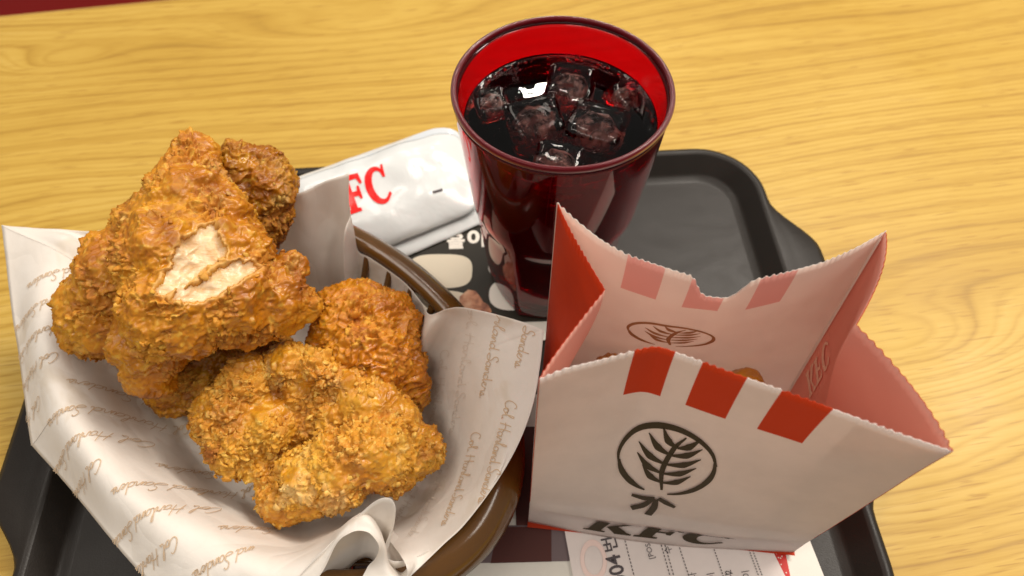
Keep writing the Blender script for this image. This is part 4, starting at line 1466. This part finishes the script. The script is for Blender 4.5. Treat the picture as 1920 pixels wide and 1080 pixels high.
def build_bag():
    t = thing('paper_bag', 'open white and red paper snack bag standing on the tray at the right', 'paper bag', tuple((FLb + FRb + BLb + BRb) / 4))
    white = (0.82, 0.76, 0.715)
    FS = [(0.240, 0.345, 0.805, 1.1, RED), (0.415, 0.525, 0.805, 1.1, RED), (0.610, 0.730, 0.805, 1.1, RED)]
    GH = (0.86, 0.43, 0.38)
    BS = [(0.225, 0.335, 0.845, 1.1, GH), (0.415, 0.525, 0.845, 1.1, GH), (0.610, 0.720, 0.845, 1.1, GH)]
    m_front = paper('bag_paper_printed', white, None, 0.28, FS, 0.65, 0.14, 0.30)
    m_in = paper('bag_paper_inside', (0.92, 0.70, 0.60), (0.90, 0.67, 0.57), 0.50, None, 0.7, 0.12, 0.25)  # white paper; pink of red light bouncing inside is put into the colour
    m_back_in = paper('bag_paper_inside_show_through', (0.95, 0.79, 0.71), (0.94, 0.76, 0.68), 0.52, BS, 0.7, 0.12, 0.25)  # base pink stands for bounced red light; stripes are print showing through
    m_back = paper('bag_paper_plain', white, None, 0.50, None, 0.65, 0.14, 0.30)
    m_side = paper('bag_paper_red', (0.54, 0.042, 0.006), (0.48, 0.034, 0.006), 0.30, None, 0.55, 0.08, 0.2)
    m_side_in = paper('bag_paper_red_inside', (0.95, 0.58, 0.47), (0.94, 0.54, 0.43), 0.45, None, 0.7, 0.08, 0.2)  # red print showing through and bounced light are put into this pink
    vt = lambda u: scallop(u, 0.13)
    def vback(u):
        notch = 0.085 * math.exp(-((u - 0.50) / 0.068) ** 4)
        return scallop(u, 0.13) * (1 - notch)
    # front normals face the camera: u right, v up gives -y
    build_panel('front_panel', front, 330, 36, vt, [m_front, m_in], t)
    build_panel('back_panel', back, 330, 36, vback, [m_back, m_back_in], t, True)
    build_panel('right_gusset', side(True), 190, 30, lambda u: scallop(u, 0.075), [m_side, m_side_in], t)
    build_panel('left_gusset', side(False), 190, 30, lambda u: scallop(u, 0.075), [m_side, m_side_in], t, True)
    q = [FLb + np.array([-0.0004, -0.0022, 0.0006]), FRb + np.array([0.0004, -0.0016, 0.0006]), BRb + np.array([0, 0, 0.0006]), BLb + np.array([0, 0, 0.0006])]
    mesh_obj('bag_bottom', [p + np.array([0, 0, 0.0]) for p in q], [(0, 1, 2, 3)], m_side, t, False)
    # glued flap of the right gusset behind the front panel
    V = []
    for j in range(24):
        for i in range(12):
            u, v = 0.80 + 0.195 * i / 11, 0.01 + 0.965 * j / 23
            p = front(u, v).copy()
            p[1] += 0.0006 * vnoise(np.array([p]) * 28, 15)[0]
            V.append(p + np.array([-0.0001, 0.0007, 0]))
    mesh_obj('glue_flap', V, grid_faces(12, 24), m_in, t)
    # brand letters near the foot of the front panel
    def on_front(u, v, lift=0.0005):
        p = front(u, v)
        e = 0.002
        du = front(u + e, v) - front(u - e, v); dv = front(u, v + e) - front(u, v - e)
        n = np.cross(du, dv); n /= np.linalg.norm(n)
        p = p.copy(); p[1] += 0.0006 * vnoise(np.array([p]) * 28, 15)[0]
        return p + n * lift
    letters(lambda x, y: on_front(0.205 + x * 0.190, 0.055 + y * 0.072, 0.0008), M['dark_ink'], t, slant=0.20, gap=0.05, maxe=0.06)
    # line emblem above the letters: an oval of brush strokes with a tied ribbon
    def stroke(name, pts, widths, mat, fn, n=40):
        q = catmull(np.array(pts, float), n)
        w = np.interp(np.linspace(0, 1, n), np.linspace(0, 1, len(widths)), widths)
        V = []
        for i in range(n):
            a, b = q[max(i - 1, 0)], q[min(i + 1, n - 1)]
            d = b - a; d /= np.linalg.norm(d) + 1e-9
            s = np.array([-d[1], d[0]]) * w[i] / 2
            V.append(fn(*(q[i] - s))); V.append(fn(*(q[i] + s)))
        F = [(2 * i, 2 * i + 2, 2 * i + 3, 2 * i + 1) for i in range(n - 1)]
        return V, F
    def emblem(name, fn, mat, parent, ribbon=True):
        st = []
        def arc(a0, a1, rx, ry, cx=0.0, cy=0.10, n=9):
            return [(cx + rx * math.cos(R(a)), cy + ry * math.sin(R(a))) for a in np.linspace(a0, a1, n)]
        st.append((arc(200, 15, 0.98, 0.80), [.03, .11, .14, .10, .05]))
        st.append((arc(20, -75, 0.95, 0.84), [.05, .13, .12, .04]))
        st.append((arc(-105, -170, 0.95, 0.84), [.04, .14, .13, .05]))
        st.append(([(.10, -.62), (-.02, -.1), (.06, .45), (.22, .78)], [.05, .11, .10, .03]))
        for k, (x, y, l) in enumerate([(.06, -.42, .50), (.0, -.18, .60), (.0, .06, .62), (.05, .30, .52), (.12, .50, .36)]):
            for sgn in (-1, 1):
                st.append(([(x, y), (x + sgn * l * .55, y + .10), (x + sgn * l, y + .34)], [.04, .15, .02]))
        if ribbon:
            st.append(([(-.48, -.92), (-.2, -.95), (.02, -.90)], [.08, .13, .10]))
            st.append(([(.10, -.88), (.30, -.98), (.52, -1.08)], [.10, .13, .08]))
            st.append(([(.0, -.90), (-.16, -1.18), (-.40, -1.34)], [.10, .16, .16]))
            st.append(([(.06, -.92), (.08, -1.22), (.02, -1.52)], [.10, .17, .18]))
        V, F = [], []
        for j, (p, w) in enumerate(st):
            v, f = stroke(name, p, w, mat, lambda x, y, j=j: fn(x, y, 0.00045 + 0.00001 * j))
            b = len(V)
            V += v; F += [tuple(i + b for i in q) for q in f]
        mesh_obj(name, V, F, mat, parent, False)
    emblem('line_emblem', lambda x, y, lf: on_front(0.415 + 0.152 * x, 0.520 + 0.200 * y, lf), M['dark_ink'], t)
    def on_back(u, v, lift):
        p = back(u, v).copy()
        e = 0.002
        du = back(u + e, v) - back(u - e, v); dv = back(u, v + e) - back(u, v - e)
        n = np.cross(du, dv); n /= np.linalg.norm(n)
        p[1] += 0.0006 * vnoise(np.array([p]) * 28, 15)[0]
        return p + n * lift
    emblem('emblem_show_through', lambda x, y, lf: on_back(0.43 + 0.150 * x, 0.60 + 0.12 * y, lf + 0.0004), M['ghost_ink'], t, False)
    vs = []
    for j in range(30):
        v = 0.02 + 0.965 * j / 29
        p = edge_pt(BRb, BRt, v)
        w = 0.0007
        vs += [p + np.array([-0.0013 - w, -0.0010, 0]), p + np.array([-0.0013, -0.0012 - w, 0])]
    mesh_obj('fold_edge', vs, [(2 * j, 2 * j + 2, 2 * j + 3, 2 * j + 1) for j in range(29)], M['white_print'], t)
    sg = side(True)
    def on_side(u, v):
        p = sg(u, v)
        e = 0.002
        du = sg(u + e, v) - sg(u - e, v); dv = sg(u, v + e) - sg(u, v - e)
        n = np.cross(du, dv); n /= np.linalg.norm(n)
        p = p.copy(); p[1] += 0.0006 * vnoise(np.array([p]) * 28, 15)[0]
        return p - n * 0.0008
    letters(lambda x, y: on_side(0.93 - y * 0.17, 0.33 + x * 0.085), M['pale_ink'], t, slant=0.1, gap=0.05, maxe=0.1)
    return t
build_bag()

# something fried at the bottom of the bag
def nugget(label, px, py, z, r, k):
    p = P(px, py, z) - np.array([0, 0, 1.55 * r])
    bm = bmesh.new()
    bmesh.ops.create_icosphere(bm, subdivisions=4, radius=r)
    for v in bm.verts:
        q = np.array([[*v.co]]) * 1000
        v.co *= 1 + 0.16 * vnoise(q / 7, k)[0] + 0.07 * vnoise(q / 2.2, k + 3)[0]
        v.co.z *= 1.9
    me = bpy.data.meshes.new('fried_snack'); bm.to_mesh(me); bm.free()
    me.shade_smooth(); me.materials.append(M['crust_e'])
    o = bpy.data.objects.new('fried_snack', me)
    C.objects.link(o); o.location = p
    tag(o, label, 'fried snack')
nugget('golden fried snack piece deep in the paper bag by the back panel', 1408, 712, 0.060, 0.0095, 61)
nugget('brown fried snack piece deep in the paper bag by the left corner', 1150, 682, 0.066, 0.0085, 71)
